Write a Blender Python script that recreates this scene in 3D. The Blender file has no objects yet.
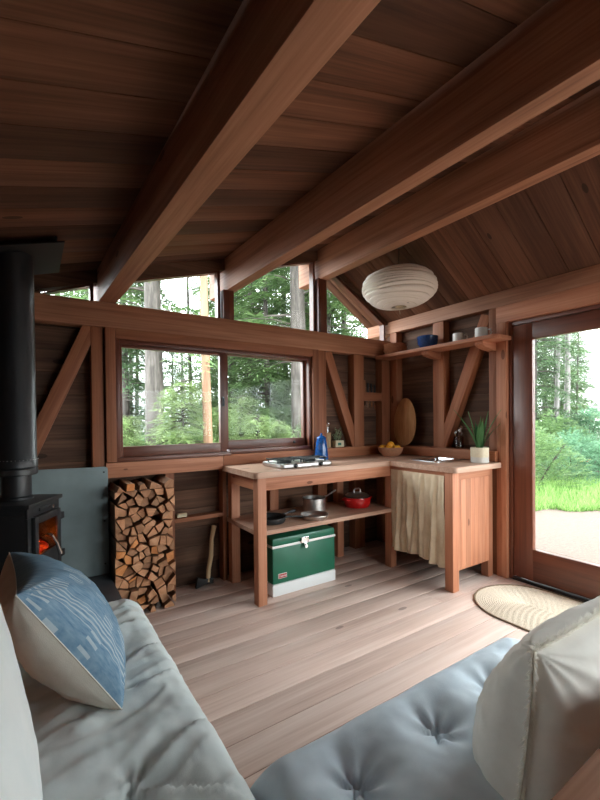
import bpy, bmesh, math, random
from mathutils import Vector, Matrix, noise
C = bpy.context.scene.collection
SC = bpy.context.scene
PI = math.pi
V = Vector

# ------------------------------------------------------------------ camera
cam_d = bpy.data.cameras.new('camera')
cam = bpy.data.objects.new('camera', cam_d); C.objects.link(cam)
RT = [0.83293088, -0.5532908, -0.00976938]
DN = [-0.01496971, -0.00488093, -0.99987604]
FW = [0.55317453, 0.83297387, -0.01234808]
cam.matrix_world = Matrix(((RT[0], -DN[0], -FW[0], 0), (RT[1], -DN[1], -FW[1], 0),
                           (RT[2], -DN[2], -FW[2], 1.25), (0, 0, 0, 1)))
cam_d.sensor_fit = 'VERTICAL'; cam_d.sensor_height = 24
cam_d.lens = 405.84 * 24 / 800
cam_d.shift_y = 24.64 / 800
cam_d.clip_start = 0.02; cam_d.clip_end = 300
SC.camera = cam

# ------------------------------------------------------------------ sky, exposure
w = bpy.data.worlds.new('overcast_sky'); SC.world = w; w.use_nodes = True
nt = w.node_tree; bgn = nt.nodes['Background']
bgn.inputs[0].default_value = (0.90, 0.96, 1.0, 1); bgn.inputs[1].default_value = 5.0
SC.view_settings.view_transform = 'Standard'; SC.view_settings.look = 'None'
SC.view_settings.gamma = 1.0; SC.view_settings.use_curve_mapping = False
SC.view_settings.exposure = 1.4
SC.cycles.use_denoising = True
SC.cycles.max_bounces = 10; SC.cycles.diffuse_bounces = 6; SC.cycles.transparent_max_bounces = 24
SC.cycles.sample_clamp_indirect = 8.0
def portal(name, loc, rot, sx, sy):
    l = bpy.data.lights.new(name, 'AREA'); l.shape = 'RECTANGLE'; l.size = sx; l.size_y = sy
    l.cycles.is_portal = True
    o = bpy.data.objects.new(name, l); C.objects.link(o); o.location = loc; o.rotation_euler = rot
portal('door_daylight', (3.22, 0.2, 1.05), (0, PI/2, 0), 1.75, 2.9)       # sliding glass door
portal('rear_daylight', (2.2, -1.62, 1.33), (PI/2, 0, 0), 1.55, 1.1)
portal('window_daylight', (1.28, 3.12, 1.42), (-PI/2, 0, 0), 1.55, 0.7)
portal('clerestory_daylight', (1.55, 3.12, 2.3), (-PI/2, 0, 0), 3.0, 0.6)

# ------------------------------------------------------------------ materials
def newmat(name):
    m = bpy.data.materials.new(name); m.use_nodes = True
    t = m.node_tree; return m, t, t.nodes, t.links, t.nodes['Principled BSDF']
def plain(name, col, rough=0.5, metal=0.0, bump=0.0, scale=40, var=0.0, spec=0.5):
    m, t, n, l, b = newmat(name)
    b.inputs['Base Color'].default_value = (*col, 1); b.inputs['Roughness'].default_value = rough
    b.inputs['Metallic'].default_value = metal; b.inputs['Specular IOR Level'].default_value = spec
    tc = n.new('ShaderNodeTexCoord'); nz = n.new('ShaderNodeTexNoise'); nz.inputs['Scale'].default_value = scale
    nz.inputs['Detail'].default_value = 5; l.new(tc.outputs['Object'], nz.inputs['Vector'])
    if var:
        r = n.new('ShaderNodeValToRGB'); r.color_ramp.elements[0].position = .3; r.color_ramp.elements[1].position = .7
        r.color_ramp.elements[0].color = tuple(max(0, c*(1-var)) for c in col) + (1,)
        r.color_ramp.elements[1].color = tuple(min(1, c*(1+var)) for c in col) + (1,)
        l.new(nz.outputs['Fac'], r.inputs[0]); l.new(r.outputs[0], b.inputs['Base Color'])
    if bump:
        bp = n.new('ShaderNodeBump'); bp.inputs['Strength'].default_value = bump; bp.inputs['Distance'].default_value = .004
        l.new(nz.outputs['Fac'], bp.inputs['Height']); l.new(bp.outputs[0], b.inputs['Normal'])
    return m
def wood(name, dark, mid, light, rough=.55, vary=.25, bump=.15, knots=True, stretch=1.0, spec=.3):
    m, t, n, l, b = newmat(name)
    def mth(op, a, bb=None, cc=None):
        q = n.new('ShaderNodeMath'); q.operation = op
        for i, v in enumerate((a, bb, cc)):
            if v is None: continue
            if isinstance(v, (int, float)): q.inputs[i].default_value = v
            else: l.new(v, q.inputs[i])
        return q.outputs[0]
    at = n.new('ShaderNodeAttribute'); at.attribute_name = 'gco'
    rd = n.new('ShaderNodeAttribute'); rd.attribute_name = 'rnd'
    def nz(sx, sy, det, dist=0.0):
        mp = n.new('ShaderNodeMapping'); mp.inputs['Scale'].default_value = (sx*stretch, sy, sy)
        l.new(at.outputs['Vector'], mp.inputs['Vector'])
        q = n.new('ShaderNodeTexNoise'); q.inputs['Scale'].default_value = 1; q.inputs['Detail'].default_value = det
        q.inputs['Distortion'].default_value = dist; l.new(mp.outputs[0], q.inputs['Vector']); return q.outputs['Fac']
    broad = nz(.9, 9, 3, .4); fine = nz(3.0, 110, 4); ring = nz(.55, 30, 2, .8)
    f = mth('ADD', mth('MULTIPLY', broad, .5), mth('ADD', mth('MULTIPLY', fine, .28), mth('MULTIPLY', ring, .3)))
    r = n.new('ShaderNodeValToRGB'); cr = r.color_ramp
    cr.elements[0].position = .36; cr.elements[0].color = (*dark, 1)
    cr.elements[1].position = .72; cr.elements[1].color = (*light, 1)
    e = cr.elements.new(.53); e.color = (*mid, 1)
    l.new(f, r.inputs[0]); col = r.outputs[0]
    tint = mth('ADD', mth('MULTIPLY', rd.outputs['Fac'], 2*vary), 1 - vary)
    mx = n.new('ShaderNodeMix'); mx.data_type = 'RGBA'; mx.blend_type = 'MULTIPLY'; mx.inputs['Factor'].default_value = 1
    cb = n.new('ShaderNodeCombineColor'); 
    for i in range(3): l.new(tint, cb.inputs[i])
    l.new(col, mx.inputs['A']); l.new(cb.outputs[0], mx.inputs['B']); col = mx.outputs['Result']
    if knots:
        mp = n.new('ShaderNodeMapping'); mp.inputs['Scale'].default_value = (2.2, 5.5, 5.5)
        l.new(at.outputs['Vector'], mp.inputs['Vector'])
        vo = n.new('ShaderNodeTexVoronoi'); vo.inputs['Scale'].default_value = 1; l.new(mp.outputs[0], vo.inputs['Vector'])
        k = mth('LESS_THAN', vo.outputs['Distance'], .085)
        sp = n.new('ShaderNodeSeparateColor'); l.new(vo.outputs['Color'], sp.inputs[0])
        k = mth('MULTIPLY', k, mth('GREATER_THAN', sp.outputs[0], .55))
        m2 = n.new('ShaderNodeMix'); m2.data_type = 'RGBA'; l.new(mth('MULTIPLY', k, .7), m2.inputs['Factor'])
        l.new(col, m2.inputs['A']); m2.inputs['B'].default_value = tuple(c*.4 for c in dark) + (1,)
        col = m2.outputs['Result']
    l.new(col, b.inputs['Base Color']); b.inputs['Roughness'].default_value = rough
    b.inputs['Specular IOR Level'].default_value = spec
    bp = n.new('ShaderNodeBump'); bp.inputs['Strength'].default_value = bump; bp.inputs['Distance'].default_value = .003
    l.new(f, bp.inputs['Height']); l.new(bp.outputs[0], b.inputs['Normal'])
    return m
def cloth(name, c1, c2, weave=700, wr=.35, rough=.9):
    m, t, n, l, b = newmat(name)
    tc = n.new('ShaderNodeTexCoord')
    a = n.new('ShaderNodeTexNoise'); a.inputs['Scale'].default_value = 14; a.inputs['Detail'].default_value = 6
    l.new(tc.outputs['Object'], a.inputs['Vector'])
    r = n.new('ShaderNodeValToRGB'); r.color_ramp.elements[0].position = .3; r.color_ramp.elements[1].position = .7
    r.color_ramp.elements[0].color = (*c1, 1); r.color_ramp.elements[1].color = (*c2, 1)
    l.new(a.outputs['Fac'], r.inputs[0]); l.new(r.outputs[0], b.inputs['Base Color'])
    b.inputs['Roughness'].default_value = rough; b.inputs['Specular IOR Level'].default_value = .15
    b.inputs['Sheen Weight'].default_value = .15
    q = n.new('ShaderNodeTexNoise'); q.inputs['Scale'].default_value = weave; l.new(tc.outputs['Object'], q.inputs['Vector'])
    q2 = n.new('ShaderNodeTexNoise'); q2.inputs['Scale'].default_value = 11; q2.inputs['Detail'].default_value = 3
    q2.inputs['Distortion'].default_value = .3; l.new(tc.outputs['Object'], q2.inputs['Vector'])
    b1 = n.new('ShaderNodeBump'); b1.inputs['Strength'].default_value = wr; b1.inputs['Distance'].default_value = .012
    l.new(q2.outputs['Fac'], b1.inputs['Height'])
    b2 = n.new('ShaderNodeBump'); b2.inputs['Strength'].default_value = .25; b2.inputs['Distance'].default_value = .0015
    l.new(q.outputs['Fac'], b2.inputs['Height']); l.new(b1.outputs[0], b2.inputs['Normal']); l.new(b2.outputs[0], b.inputs['Normal'])
    return m
def leafmat(name, c1, c2, trans=.35):
    m, t, n, l, b = newmat(name)
    rd = n.new('ShaderNodeAttribute'); rd.attribute_name = 'rnd'
    r = n.new('ShaderNodeValToRGB'); r.color_ramp.elements[0].color = (*c1, 1); r.color_ramp.elements[1].color = (*c2, 1)
    l.new(rd.outputs['Fac'], r.inputs[0]); l.new(r.outputs[0], b.inputs['Base Color'])
    b.inputs['Roughness'].default_value = .6; b.inputs['Specular IOR Level'].default_value = .25
    tr = n.new('ShaderNodeBsdfTranslucent'); l.new(r.outputs[0], tr.inputs['Color'])
    mx = n.new('ShaderNodeMixShader'); mx.inputs[0].default_value = trans
    l.new(b.outputs[0], mx.inputs[1]); l.new(tr.outputs[0], mx.inputs[2]); l.new(mx.outputs[0], n['Material Output'].inputs['Surface'])
    return m
def glassmat(name, tint=(1, 1, 1), refl=.06, rough=.0):
    m, t, n, l, b = newmat(name)
    tr = n.new('ShaderNodeBsdfTransparent'); tr.inputs['Color'].default_value = (*tint, 1)
    g = n.new('ShaderNodeBsdfGlossy'); g.inputs['Roughness'].default_value = rough
    mx = n.new('ShaderNodeMixShader'); mx.inputs[0].default_value = refl
    l.new(tr.outputs[0], mx.inputs[1]); l.new(g.outputs[0], mx.inputs[2]); l.new(mx.outputs[0], n['Material Output'].inputs['Surface'])
    n.remove(b); return m
def emit(name, col, s):
    m, t, n, l, b = newmat(name)
    b.inputs['Base Color'].default_value = (*col, 1); b.inputs['Emission Color'].default_value = (*col, 1)
    b.inputs['Emission Strength'].default_value = s; return m

M = {}
M['redwood'] = wood('redwood', (.28, .10, .05), (.45, .185, .10), (.57, .27, .16), vary=.16)
M['beam'] = wood('beam_fir', (.21, .085, .045), (.37, .17, .095), (.50, .255, .155), vary=.12, rough=.6)
M['stud'] = wood('stud_redwood', (.17, .055, .023), (.28, .10, .046), (.38, .155, .075), vary=.2)
M['siding'] = wood('siding', (.05, .023, .014), (.10, .05, .03), (.18, .095, .058), vary=.35, rough=.75)
M['ceil'] = wood('ceiling_board', (.055, .021, .010), (.125, .050, .025), (.21, .092, .05), vary=.38, rough=.7)
M['floor'] = wood('floor_board', (.48, .325, .265), (.645, .475, .405), (.77, .615, .545), vary=.13, rough=.45, bump=.1)
M['mahog'] = wood('mahogany', (.07, .018, .009), (.125, .036, .018), (.185, .06, .03), vary=.12, rough=.35, knots=False, spec=.5)
M['top'] = wood('worktop_wood', (.36, .20, .135), (.50, .31, .22), (.62, .42, .32), vary=.12, rough=.4)
M['logside'] = wood('log_side', (.10, .05, .03), (.22, .11, .06), (.34, .18, .1), vary=.35, knots=False)
M['logend'] = wood('log_end', (.28, .12, .055), (.44, .21, .105), (.58, .33, .19), vary=.38, knots=False, stretch=6)
M['logorange'] = wood('log_end_orange', (.42, .14, .04), (.58, .22, .07), (.68, .32, .13), vary=.2, knots=False, stretch=6)
M['bark'] = wood('bark', (.022, .018, .015), (.07, .058, .05), (.155, .135, .12), vary=.2, bump=.8, knots=False, stretch=2)
M['barkred'] = wood('bark_red', (.10, .05, .028), (.19, .105, .06), (.28, .175, .11), vary=.15, bump=.6, knots=False)
M['barkpale'] = wood('bark_pale', (.11, .10, .095), (.19, .175, .165), (.27, .25, .24), vary=.12, bump=.5, knots=True)
M['bowlwood'] = wood('bowl_wood', (.20, .075, .035), (.32, .13, .06), (.42, .19, .10), vary=.1, knots=False)
M['platter'] = wood('platter_wood', (.25, .10, .035), (.46, .21, .08), (.62, .35, .16), vary=.1, knots=False, stretch=3)
M['axewood'] = wood('axe_handle_wood', (.5, .34, .18), (.62, .45, .26), (.7, .54, .34), vary=.05, knots=False)
M['glass'] = glassmat('window_glass', (.97, .985, .975), .005)
M['stoveglass'] = glassmat('stove_glass', (.75, .6, .5), .04)
M['steel'] = plain('brushed_steel', (.62, .62, .62), .3, 1, .08, 90)
M['alu'] = plain('aluminium', (.62, .6, .58), .38, 1, .15, 60, .1)
M['chrome'] = plain('chrome', (.8, .8, .8), .12, 1)
M['black'] = plain('black_iron', (.012, .013, .014), .5, 0, .15, 120)
M['stove'] = plain('stove_black', (.010, .012, .014), .5, 0, .1, 160, spec=.5)
M['pipe'] = plain('pipe_black', (.008, .010, .012), .42, 0, .05, 20, spec=.6)
M['shield'] = plain('shield_steel', (.18, .225, .23), .5, .3, .12, 4, .2)
M['hearth'] = plain('hearth_slate', (.055, .06, .068), .5, 0, .15, 12, .2)
M['enamelblue'] = plain('blue_enamel', (.01, .075, .26), .15, 0, 0, 60, .35)
M['bowlblue'] = plain('blue_speckle', (.012, .045, .16), .2, 0, 0, 90, .5)
M['mug'] = plain('mug_white', (.66, .67, .63), .3)
M['red'] = plain('red_enamel', (.52, .012, .012), .18, 0, 0, 30, .1)
M['green'] = plain('cooler_green', (.008, .115, .062), .35, 0, .05, 10, .08)
M['white'] = plain('cooler_white', (.72, .74, .74), .4)
M['terracotta'] = plain('terracotta_glaze', (.45, .2, .11), .55, 0, .1, 60, .12)
M['orange'] = plain('orange_peel', (.92, .40, .03), .45, 0, .35, 260, .12)
M['potgrey'] = plain('pot_stone', (.58, .55, .50), .6, 0, .05, 80, .05)
M['potpale'] = plain('pot_band', (.66, .58, .42), .55, 0, .05, 80, .05)
M['soil'] = plain('soil', (.05, .035, .025), .95, 0, .6, 90, .4)
M['leaf'] = leafmat('blade_leaf', (.02, .085, .03), (.10, .22, .07), .15)
M['succ'] = leafmat('sprig_leaf', (.10, .15, .08), (.30, .34, .2), .2)
M['cork'] = plain('stoneware_tan', (.42, .27, .14), .6, 0, .1, 60, .15)
M['cream'] = plain('cream_box', (.66, .58, .4), .6)
M['dkgreen'] = plain('label_green', (.03, .14, .09), .6)
M['linen'] = cloth('curtain_linen', (.66, .53, .36), (.78, .66, .48), 500, .25)
M['matt'] = cloth('mattress_grey', (.56, .62, .625), (.66, .71, .71), 600, .25)
M['mattblue'] = cloth('mattress_blue', (.56, .65, .73), (.64, .73, .80), 600, .12)
M['whitecloth'] = cloth('cushion_white', (.72, .77, .775), (.79, .82, .82), 600, .25)
M['cream_cloth'] = cloth('cushion_cream', (.78, .745, .68), (.86, .83, .77), 450, .3)
M['beigecloth'] = cloth('pillow_beige', (.54, .50, .43), (.62, .58, .51), 600, .2)
M['fringe'] = leafmat('fringe_thread', (.90, .87, .80), (.96, .94, .88), .5)
M['rug'] = plain('jute', (.66, .56, .44), .95, 0, .9, 190, .2)
M['rugdark'] = plain('jute_dark', (.22, .15, .09), .95, 0, .9, 190, .3)
M['paper'] = leafmat('lantern_paper', (.92, .87, .78), (.94, .90, .82), .08)
M['ember'] = emit('ember', (1, .03, .006), .6)
def glow():
    t = M['ember'].node_tree; n, l = t.nodes, t.links; tc = n.new('ShaderNodeTexCoord'); nz = n.new('ShaderNodeTexNoise'); nz.inputs['Scale'].default_value = 45; nz.inputs['Detail'].default_value = 4
    r = n.new('ShaderNodeValToRGB'); e = r.color_ramp.elements; e[0].position = .38; e[0].color = (.015, .001, .001, 1); e[1].position = .72; e[1].color = (1, .12, .015, 1)
    k = e.new(.55); k.color = (.35, .012, .004, 1)
    l.new(tc.outputs['Object'], nz.inputs['Vector']); l.new(nz.outputs['Fac'], r.inputs[0]); l.new(r.outputs[0], n['Principled BSDF'].inputs['Emission Color']); n['Principled BSDF'].inputs['Base Color'].default_value = (.03, .02, .02, 1)
glow()
M['flame'] = emit('flame', (1, .27, .03), 6)
M['needle_dark'] = leafmat('needle_dark', (.035, .075, .035), (.15, .235, .11))
M['needle'] = leafmat('needle_mid', (.06, .12, .045), (.23, .34, .14))
M['needle_light'] = leafmat('needle_light', (.10, .17, .055), (.34, .44, .19), .4)
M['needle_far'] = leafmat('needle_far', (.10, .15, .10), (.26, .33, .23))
M['bush'] = leafmat('bush_leaf', (.055, .14, .08), (.21, .36, .215), .4)
M['grass'] = leafmat('grass_blade', (.11, .23, .05), (.34, .5, .17), .4)
M['ground'] = plain('gravel_ground', (.112, .080, .063), .95, 0, .5, 30, .28)
M['roof'] = plain('roof_dark', (.05, .05, .05), .9)
M['inkblack'] = plain('ink_black', (.01, .01, .01), .6)
M['badge'] = plain('badge_silver', (.72, .70, .68), .35, .3)
M['badgered'] = plain('badge_red', (.40, .03, .03), .4)
M['sinksteel'] = plain('sink_steel', (.66, .68, .7), .22, 1)
# patterned pillow: broken white pinstripes woven into blue
def ikat():
    m, t, n, l, b = newmat('blue_ikat')
    at = n.new('ShaderNodeAttribute'); at.attribute_name = 'gco'
    sp = n.new('ShaderNodeSeparateXYZ'); l.new(at.outputs['Vector'], sp.inputs[0])
    def mth(op, a, bb=None):
        q = n.new('ShaderNodeMath'); q.operation = op
        for i, v in enumerate((a, bb)):
            if v is None: continue
            if isinstance(v, (int, float)): q.inputs[i].default_value = v
            else: l.new(v, q.inputs[i])
        return q.outputs[0]
    u, v = sp.outputs['X'], sp.outputs['Y']
    line = mth('GREATER_THAN', mth('SINE', mth('MULTIPLY', u, 2*PI/.0115)), .35)
    ub = mth('FLOOR', mth('DIVIDE', u, .034)); 
    wn = n.new('ShaderNodeTexWhiteNoise'); wn.noise_dimensions = '1D'; l.new(ub, wn.inputs['W'])
    vb = mth('FLOOR', mth('DIVIDE', mth('ADD', v, mth('MULTIPLY', wn.outputs['Value'], .3)), .05))
    cb = n.new('ShaderNodeCombineXYZ'); l.new(ub, cb.inputs[0]); l.new(vb, cb.inputs[1])
    w2 = n.new('ShaderNodeTexWhiteNoise'); w2.noise_dimensions = '2D'; l.new(cb.outputs[0], w2.inputs['Vector'])
    blk = mth('GREATER_THAN', w2.outputs['Value'], .66)
    edge = mth('LESS_THAN', u, -.17); edge = mth('MULTIPLY', edge, mth('GREATER_THAN', u, -.215))
    mask = mth('MULTIPLY', line, mth('MAXIMUM', blk, edge))
    mp = n.new('ShaderNodeMapping'); mp.inputs['Scale'].default_value = (260, 25, 1); l.new(at.outputs['Vector'], mp.inputs['Vector'])
    nz = n.new('ShaderNodeTexNoise'); nz.inputs['Scale'].default_value = 1; nz.inputs['Detail'].default_value = 3; l.new(mp.outputs[0], nz.inputs['Vector'])
    r = n.new('ShaderNodeValToRGB'); r.color_ramp.elements[0].position = .3; r.color_ramp.elements[1].position = .75
    r.color_ramp.elements[0].color = (.105, .20, .30, 1); r.color_ramp.elements[1].color = (.25, .36, .45, 1)
    l.new(nz.outputs['Fac'], r.inputs[0])
    mx = n.new('ShaderNodeMix'); mx.data_type = 'RGBA'; l.new(mth('MULTIPLY', mask, .5), mx.inputs['Factor'])
    l.new(r.outputs[0], mx.inputs['A']); mx.inputs['B'].default_value = (.62, .66, .66, 1)
    l.new(mx.outputs['Result'], b.inputs['Base Color']); b.inputs['Roughness'].default_value = .9
    b.inputs['Specular IOR Level'].default_value = .15
    bp = n.new('ShaderNodeBump'); bp.inputs['Strength'].default_value = .3; bp.inputs['Distance'].default_value = .002
    l.new(nz.outputs['Fac'], bp.inputs['Height']); l.new(bp.outputs[0], b.inputs['Normal'])
    return m
M['ikat'] = ikat()

# ------------------------------------------------------------------ mesh helper
RNG = random.Random(7)
LOC = {}
class MB:
    def __init__(s):
        s.v = []; s.f = []; s.g = []; s.r = []; s.mi = []; s.cur = 0
    def add(s, vs, fs, g=None, rnd=None, mi=None):
        o = len(s.v); rr = RNG.random() if rnd is None else rnd
        s.v += [V(p) for p in vs]; s.g += [V(p) for p in (g if g is not None else vs)]; s.r += [rr]*len(vs)
        s.f += [tuple(i+o for i in f) for f in fs]; s.mi += [s.cur if mi is None else mi]*len(fs); return s
    def bm_add(s, bm, gf=None, rnd=None, mat=None):
        bm.verts.index_update(); vs = [v.co.copy() for v in bm.verts]; fs = [[v.index for v in f.verts] for f in bm.faces]
        g = [gf(p) for p in vs] if gf else None
        if mat is not None: vs = [mat @ p for p in vs]
        bm.free(); return s.add(vs, fs, g, rnd)
    def box(s, a, b, grain=None, bev=.004, mat=None, rnd=None):
        # axis aligned box from corner a to corner b
        a, b = V(a), V(b); d = b-a; c = (a+b)/2
        bm = bmesh.new(); bmesh.ops.create_cube(bm, size=1)
        for v in bm.verts: v.co = V((v.co.x*d.x, v.co.y*d.y, v.co.z*d.z))
        e = min(bev, min(abs(x) for x in d)*.3)
        if e > 0: bmesh.ops.bevel(bm, geom=bm.edges[:], offset=e, segments=2, affect='EDGES', profile=.6)
        ax = grain if grain is not None else max(range(3), key=lambda i: abs(d[i]))
        off = V((RNG.uniform(-50, 50), RNG.uniform(-50, 50), RNG.uniform(-50, 50))); o = [ax] + [i for i in range(3) if i != ax]
        gf = lambda p: V((p[o[0]], p[o[1]], p[o[2]])) + off
        T = Matrix.Translation(c)
        return s.bm_add(bm, gf, rnd, (mat @ T) if mat is not None else T)
    def bar(s, p, q, wd, th, up=(0, 0, 1), bev=.004, ext=0):
        p, q = V(p), V(q); x = (q-p); L = x.length; x.normalize()
        u = V(up); y = u.cross(x).normalized(); z = x.cross(y)
        R = Matrix((x, y, z)).transposed().to_4x4(); R.translation = (p+q)/2
        return s.box((-L/2-ext, -wd/2, -th/2), (L/2+ext, wd/2, th/2), 0, bev, R)
    def tube(s, pts, rs, n=10, caps=True, rnd=None):
        pts = [V(p) for p in pts]; rs = rs if isinstance(rs, (list, tuple)) else [rs]*len(pts)
        vs, fs, g = [], [], []; ref = V((0, 0, 1)); L = 0
        off = V((RNG.uniform(-50, 50), RNG.uniform(-50, 50), 0))
        for i, p in enumerate(pts):
            d = (pts[min(i+1, len(pts)-1)]-pts[max(i-1, 0)]).normalized()
            if abs(d.dot(ref)) > .95: ref = V((1, 0, 0)) if abs(d.x) < .9 else V((0, 1, 0))
            x = ref.cross(d).normalized(); y = d.cross(x)
            if i: L += (p-pts[i-1]).length
            for k in range(n):
                a = 2*PI*k/n; q = x*math.cos(a)+y*math.sin(a)
                vs.append(p+q*rs[i]); g.append(V((L, math.cos(a)*rs[i], math.sin(a)*rs[i]))+off)
        for i in range(len(pts)-1):
            for k in range(n):
                k2 = (k+1) % n; fs.append((i*n+k, i*n+k2, (i+1)*n+k2, (i+1)*n+k))
        if caps: fs.append(tuple(range(n-1, -1, -1))); fs.append(tuple((len(pts)-1)*n+k for k in range(n)))
        return s.add(vs, fs, g, rnd)
    def lathe(s, prof, c=(0, 0, 0), n=32, sx=1, sy=1, mat=None, rnd=None):
        vs, fs = [], []; c = V(c)
        for (r, z) in prof:
            for k in range(n):
                a = 2*PI*k/n; vs.append(V((r*math.cos(a)*sx, r*math.sin(a)*sy, z))+c)
        for i in range(len(prof)-1):
            for k in range(n):
                k2 = (k+1) % n; fs.append((i*n+k, i*n+k2, (i+1)*n+k2, (i+1)*n+k))
        fs.append(tuple(range(n-1, -1, -1))); fs.append(tuple((len(prof)-1)*n+k for k in range(n)))
        if mat is not None: vs = [mat @ p for p in vs]
        return s.add(vs, fs, None, rnd)
    def prism(s, poly, axis, a0, a1, grain=0, bev=0):
        # poly: 2D points in the other two axes (in xyz order)
        def P(p, a):
            q = list(p); q.insert(axis, a); return V(q)
        n = len(poly); area = sum(poly[i][0]*poly[(i+1) % n][1]-poly[(i+1) % n][0]*poly[i][1] for i in range(n))
        vs = [P(p, a0) for p in poly]+[P(p, a1) for p in poly]
        fs = [tuple(range(n)), tuple(range(2*n-1, n-1, -1))]+[(i, i+n, (i+1) % n+n, (i+1) % n) for i in range(n)]
        bm = bmesh.new(); bv = [bm.verts.new(p) for p in vs]
        for f in fs: bm.faces.new([bv[i] for i in f])
        bmesh.ops.recalc_face_normals(bm, faces=bm.faces[:])
        if bev: bmesh.ops.bevel(bm, geom=bm.edges[:], offset=bev, segments=2, affect='EDGES', profile=.6)
        off = V((RNG.uniform(-50, 50), RNG.uniform(-50, 50), 0)); o = [grain]+[i for i in range(3) if i != grain]
        return s.bm_add(bm, lambda p: V((p[o[0]], p[o[1]], p[o[2]]))+off)
    def grid(s, fn, nu, nv, closeu=False, gfn=None, flip=False, rnd=None):
        vs, g, fs = [], [], []; mu = nu if closeu else nu+1
        for j in range(nv+1):
            for i in range(mu):
                vs.append(V(fn(i/nu, j/nv))); g.append(V(gfn(i/nu, j/nv)) if gfn else vs[-1])
        for j in range(nv):
            for i in range(nu):
                a, b2 = j*mu+i, j*mu+(i+1) % mu; q = (a, b2, b2+mu, a+mu); fs.append(q[::-1] if flip else q)
        return s.add(vs, fs, g, rnd)
    def build(s, name, mat, parent=None, local=False, smooth=True, loc=None, ang=38, rotz=0):
        me = bpy.data.meshes.new(name)
        vs = s.v
        if parent is not None:
            sh = V((0, 0, 0)) if local else LOC.get(parent.name, V((0, 0, 0)))
        else:
            if loc is None:
                lo = [min(p[i] for p in vs) for i in range(3)]; hi = [max(p[i] for p in vs) for i in range(3)]
                loc = V(((lo[0]+hi[0])/2, (lo[1]+hi[1])/2, lo[2]))
            sh = V((0, 0, 0)) if local else V(loc)
        me.from_pydata([tuple(p-sh) for p in vs], [], s.f)
        for m in (mat if isinstance(mat, (list, tuple)) else [mat]): me.materials.append(m)
        if any(s.mi): me.polygons.foreach_set('material_index', s.mi)
        a = me.attributes.new('gco', 'FLOAT_VECTOR', 'POINT'); a.data.foreach_set('vector', [c for p in s.g for c in p])
        a = me.attributes.new('rnd', 'FLOAT', 'POINT'); a.data.foreach_set('value', s.r)
        me.validate()
        if smooth:
            me.shade_smooth(); me.set_sharp_from_angle(angle=math.radians(ang))
        o = bpy.data.objects.new(name, me); C.objects.link(o)
        if parent is not None: o.parent = parent; LOC[o.name] = LOC.get(parent.name, V((0, 0, 0)))
        else: o.location = loc; o.rotation_euler.z = rotz; LOC[o.name] = V((0, 0, 0)) if local else V(loc)
        return o
def tag(o, label, cat, group=None, kind=None):
    if label: o['label'] = label
    if cat: o['category'] = cat
    if group: o['group'] = group
    if kind: o['kind'] = kind
    return o
def thing(name, label, cat, loc=(0, 0, 0), rotz=0, group=None, kind=None, local=False):
    o = bpy.data.objects.new(name, None); C.objects.link(o); o.location = loc; o.rotation_euler.z = rotz
    o.empty_display_size = .05
    LOC[o.name] = V((0, 0, 0)) if local else V(loc)
    return tag(o, label, cat, group, kind)
def struct(o, label, cat): return tag(o, label, cat, None, 'structure')
def dup(root, loc, rot=None, label=None, scale=None):
    r = root.copy(); C.objects.link(r); r.location = loc
    if rot is not None: r.rotation_euler.z = rot
    if scale: r.scale = scale
    if label: r['label'] = label
    for ch in list(root.children):
        c = ch.copy(); C.objects.link(c); c.parent = r
        for gch in list(ch.children):
            d = gch.copy(); C.objects.link(d); d.parent = c
    return r

# ------------------------------------------------------------------ room dimensions
XL, XR, YB, YR = -.75, 3.07, 2.95, -1.5      # inner faces of studs
RIDGE = 2.23
def ceil_z(x): return 2.51+.29*(x-1.27) if x <= RIDGE else 2.788-.655*(x-RIDGE)

# floor
f = MB(); y = YR-.1; 
while y < YB+.12:
    xs = [XL-.05]+sorted(RNG.uniform(XL+.3, XR-.3) for _ in range(RNG.choice((0, 0, 1))))+[XR+.12]
    for a, b in zip(xs, xs[1:]): f.box((a+.0006, y+.0018, -.03), (b-.0006, y+.1582, 0), 0, .0024)
    y += .16
f.box((XL-.1, YR-.15, -.12), (XR+.14, YB+.15, -.034), 0, 0)
struct(f.build('floor', M['floor']), 'pale pinkish wide plank wooden floor', 'floor')

# ceiling, two slopes of boards
def slope_planks(x0, x1, y0, y1, wdt, name, label):
    m = MB(); y = y0
    za, zb = ceil_z(x0), ceil_z(x1) if x1 <= RIDGE or x0 >= RIDGE else 0
    p, q = V((x0, 0, za)), V((x1, 0, zb)); d = (q-p).normalized(); nn = V((-d.z, 0, d.x))
    while y < y1-.01:
        ye = min(y+wdt, y1); c = p+nn*.0125; e = q+nn*.0125
        m.bar(c+V((0, (y+ye)/2, 0)), e+V((0, (y+ye)/2, 0)), ye-y-.003, .024, nn, .0025); y += wdt
    c = p+nn*.055; e = q+nn*.055
    m.bar(c+V((0, (y0+y1)/2, 0)), e+V((0, (y0+y1)/2, 0)), y1-y0+.02, .055, nn, 0)
    return struct(m.build(name, M['ceil']), label, 'ceiling')
slope_planks(XL-.35, RIDGE, YR-.25, 3.30, .19, 'ceiling', 'long shallow wooden board ceiling slope rising to the ridge')
slope_planks(RIDGE+.0001, 3.42, YR-.25, 3.30, .19, 'ceiling', 'short steep wooden board ceiling slope above the door wall')

q = MB(); q.prism([(RIDGE-.25, ceil_z(RIDGE-.25)+.095), (RIDGE, ceil_z(RIDGE)+.06), (RIDGE+.25, ceil_z(RIDGE+.25)+.095), (RIDGE, ceil_z(RIDGE)+.13)], 1, YR-.26, 3.31)
struct(q.build('roof_ridge', M['roof']), 'dark ridge cap on the outside of the roof', 'roof')

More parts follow.
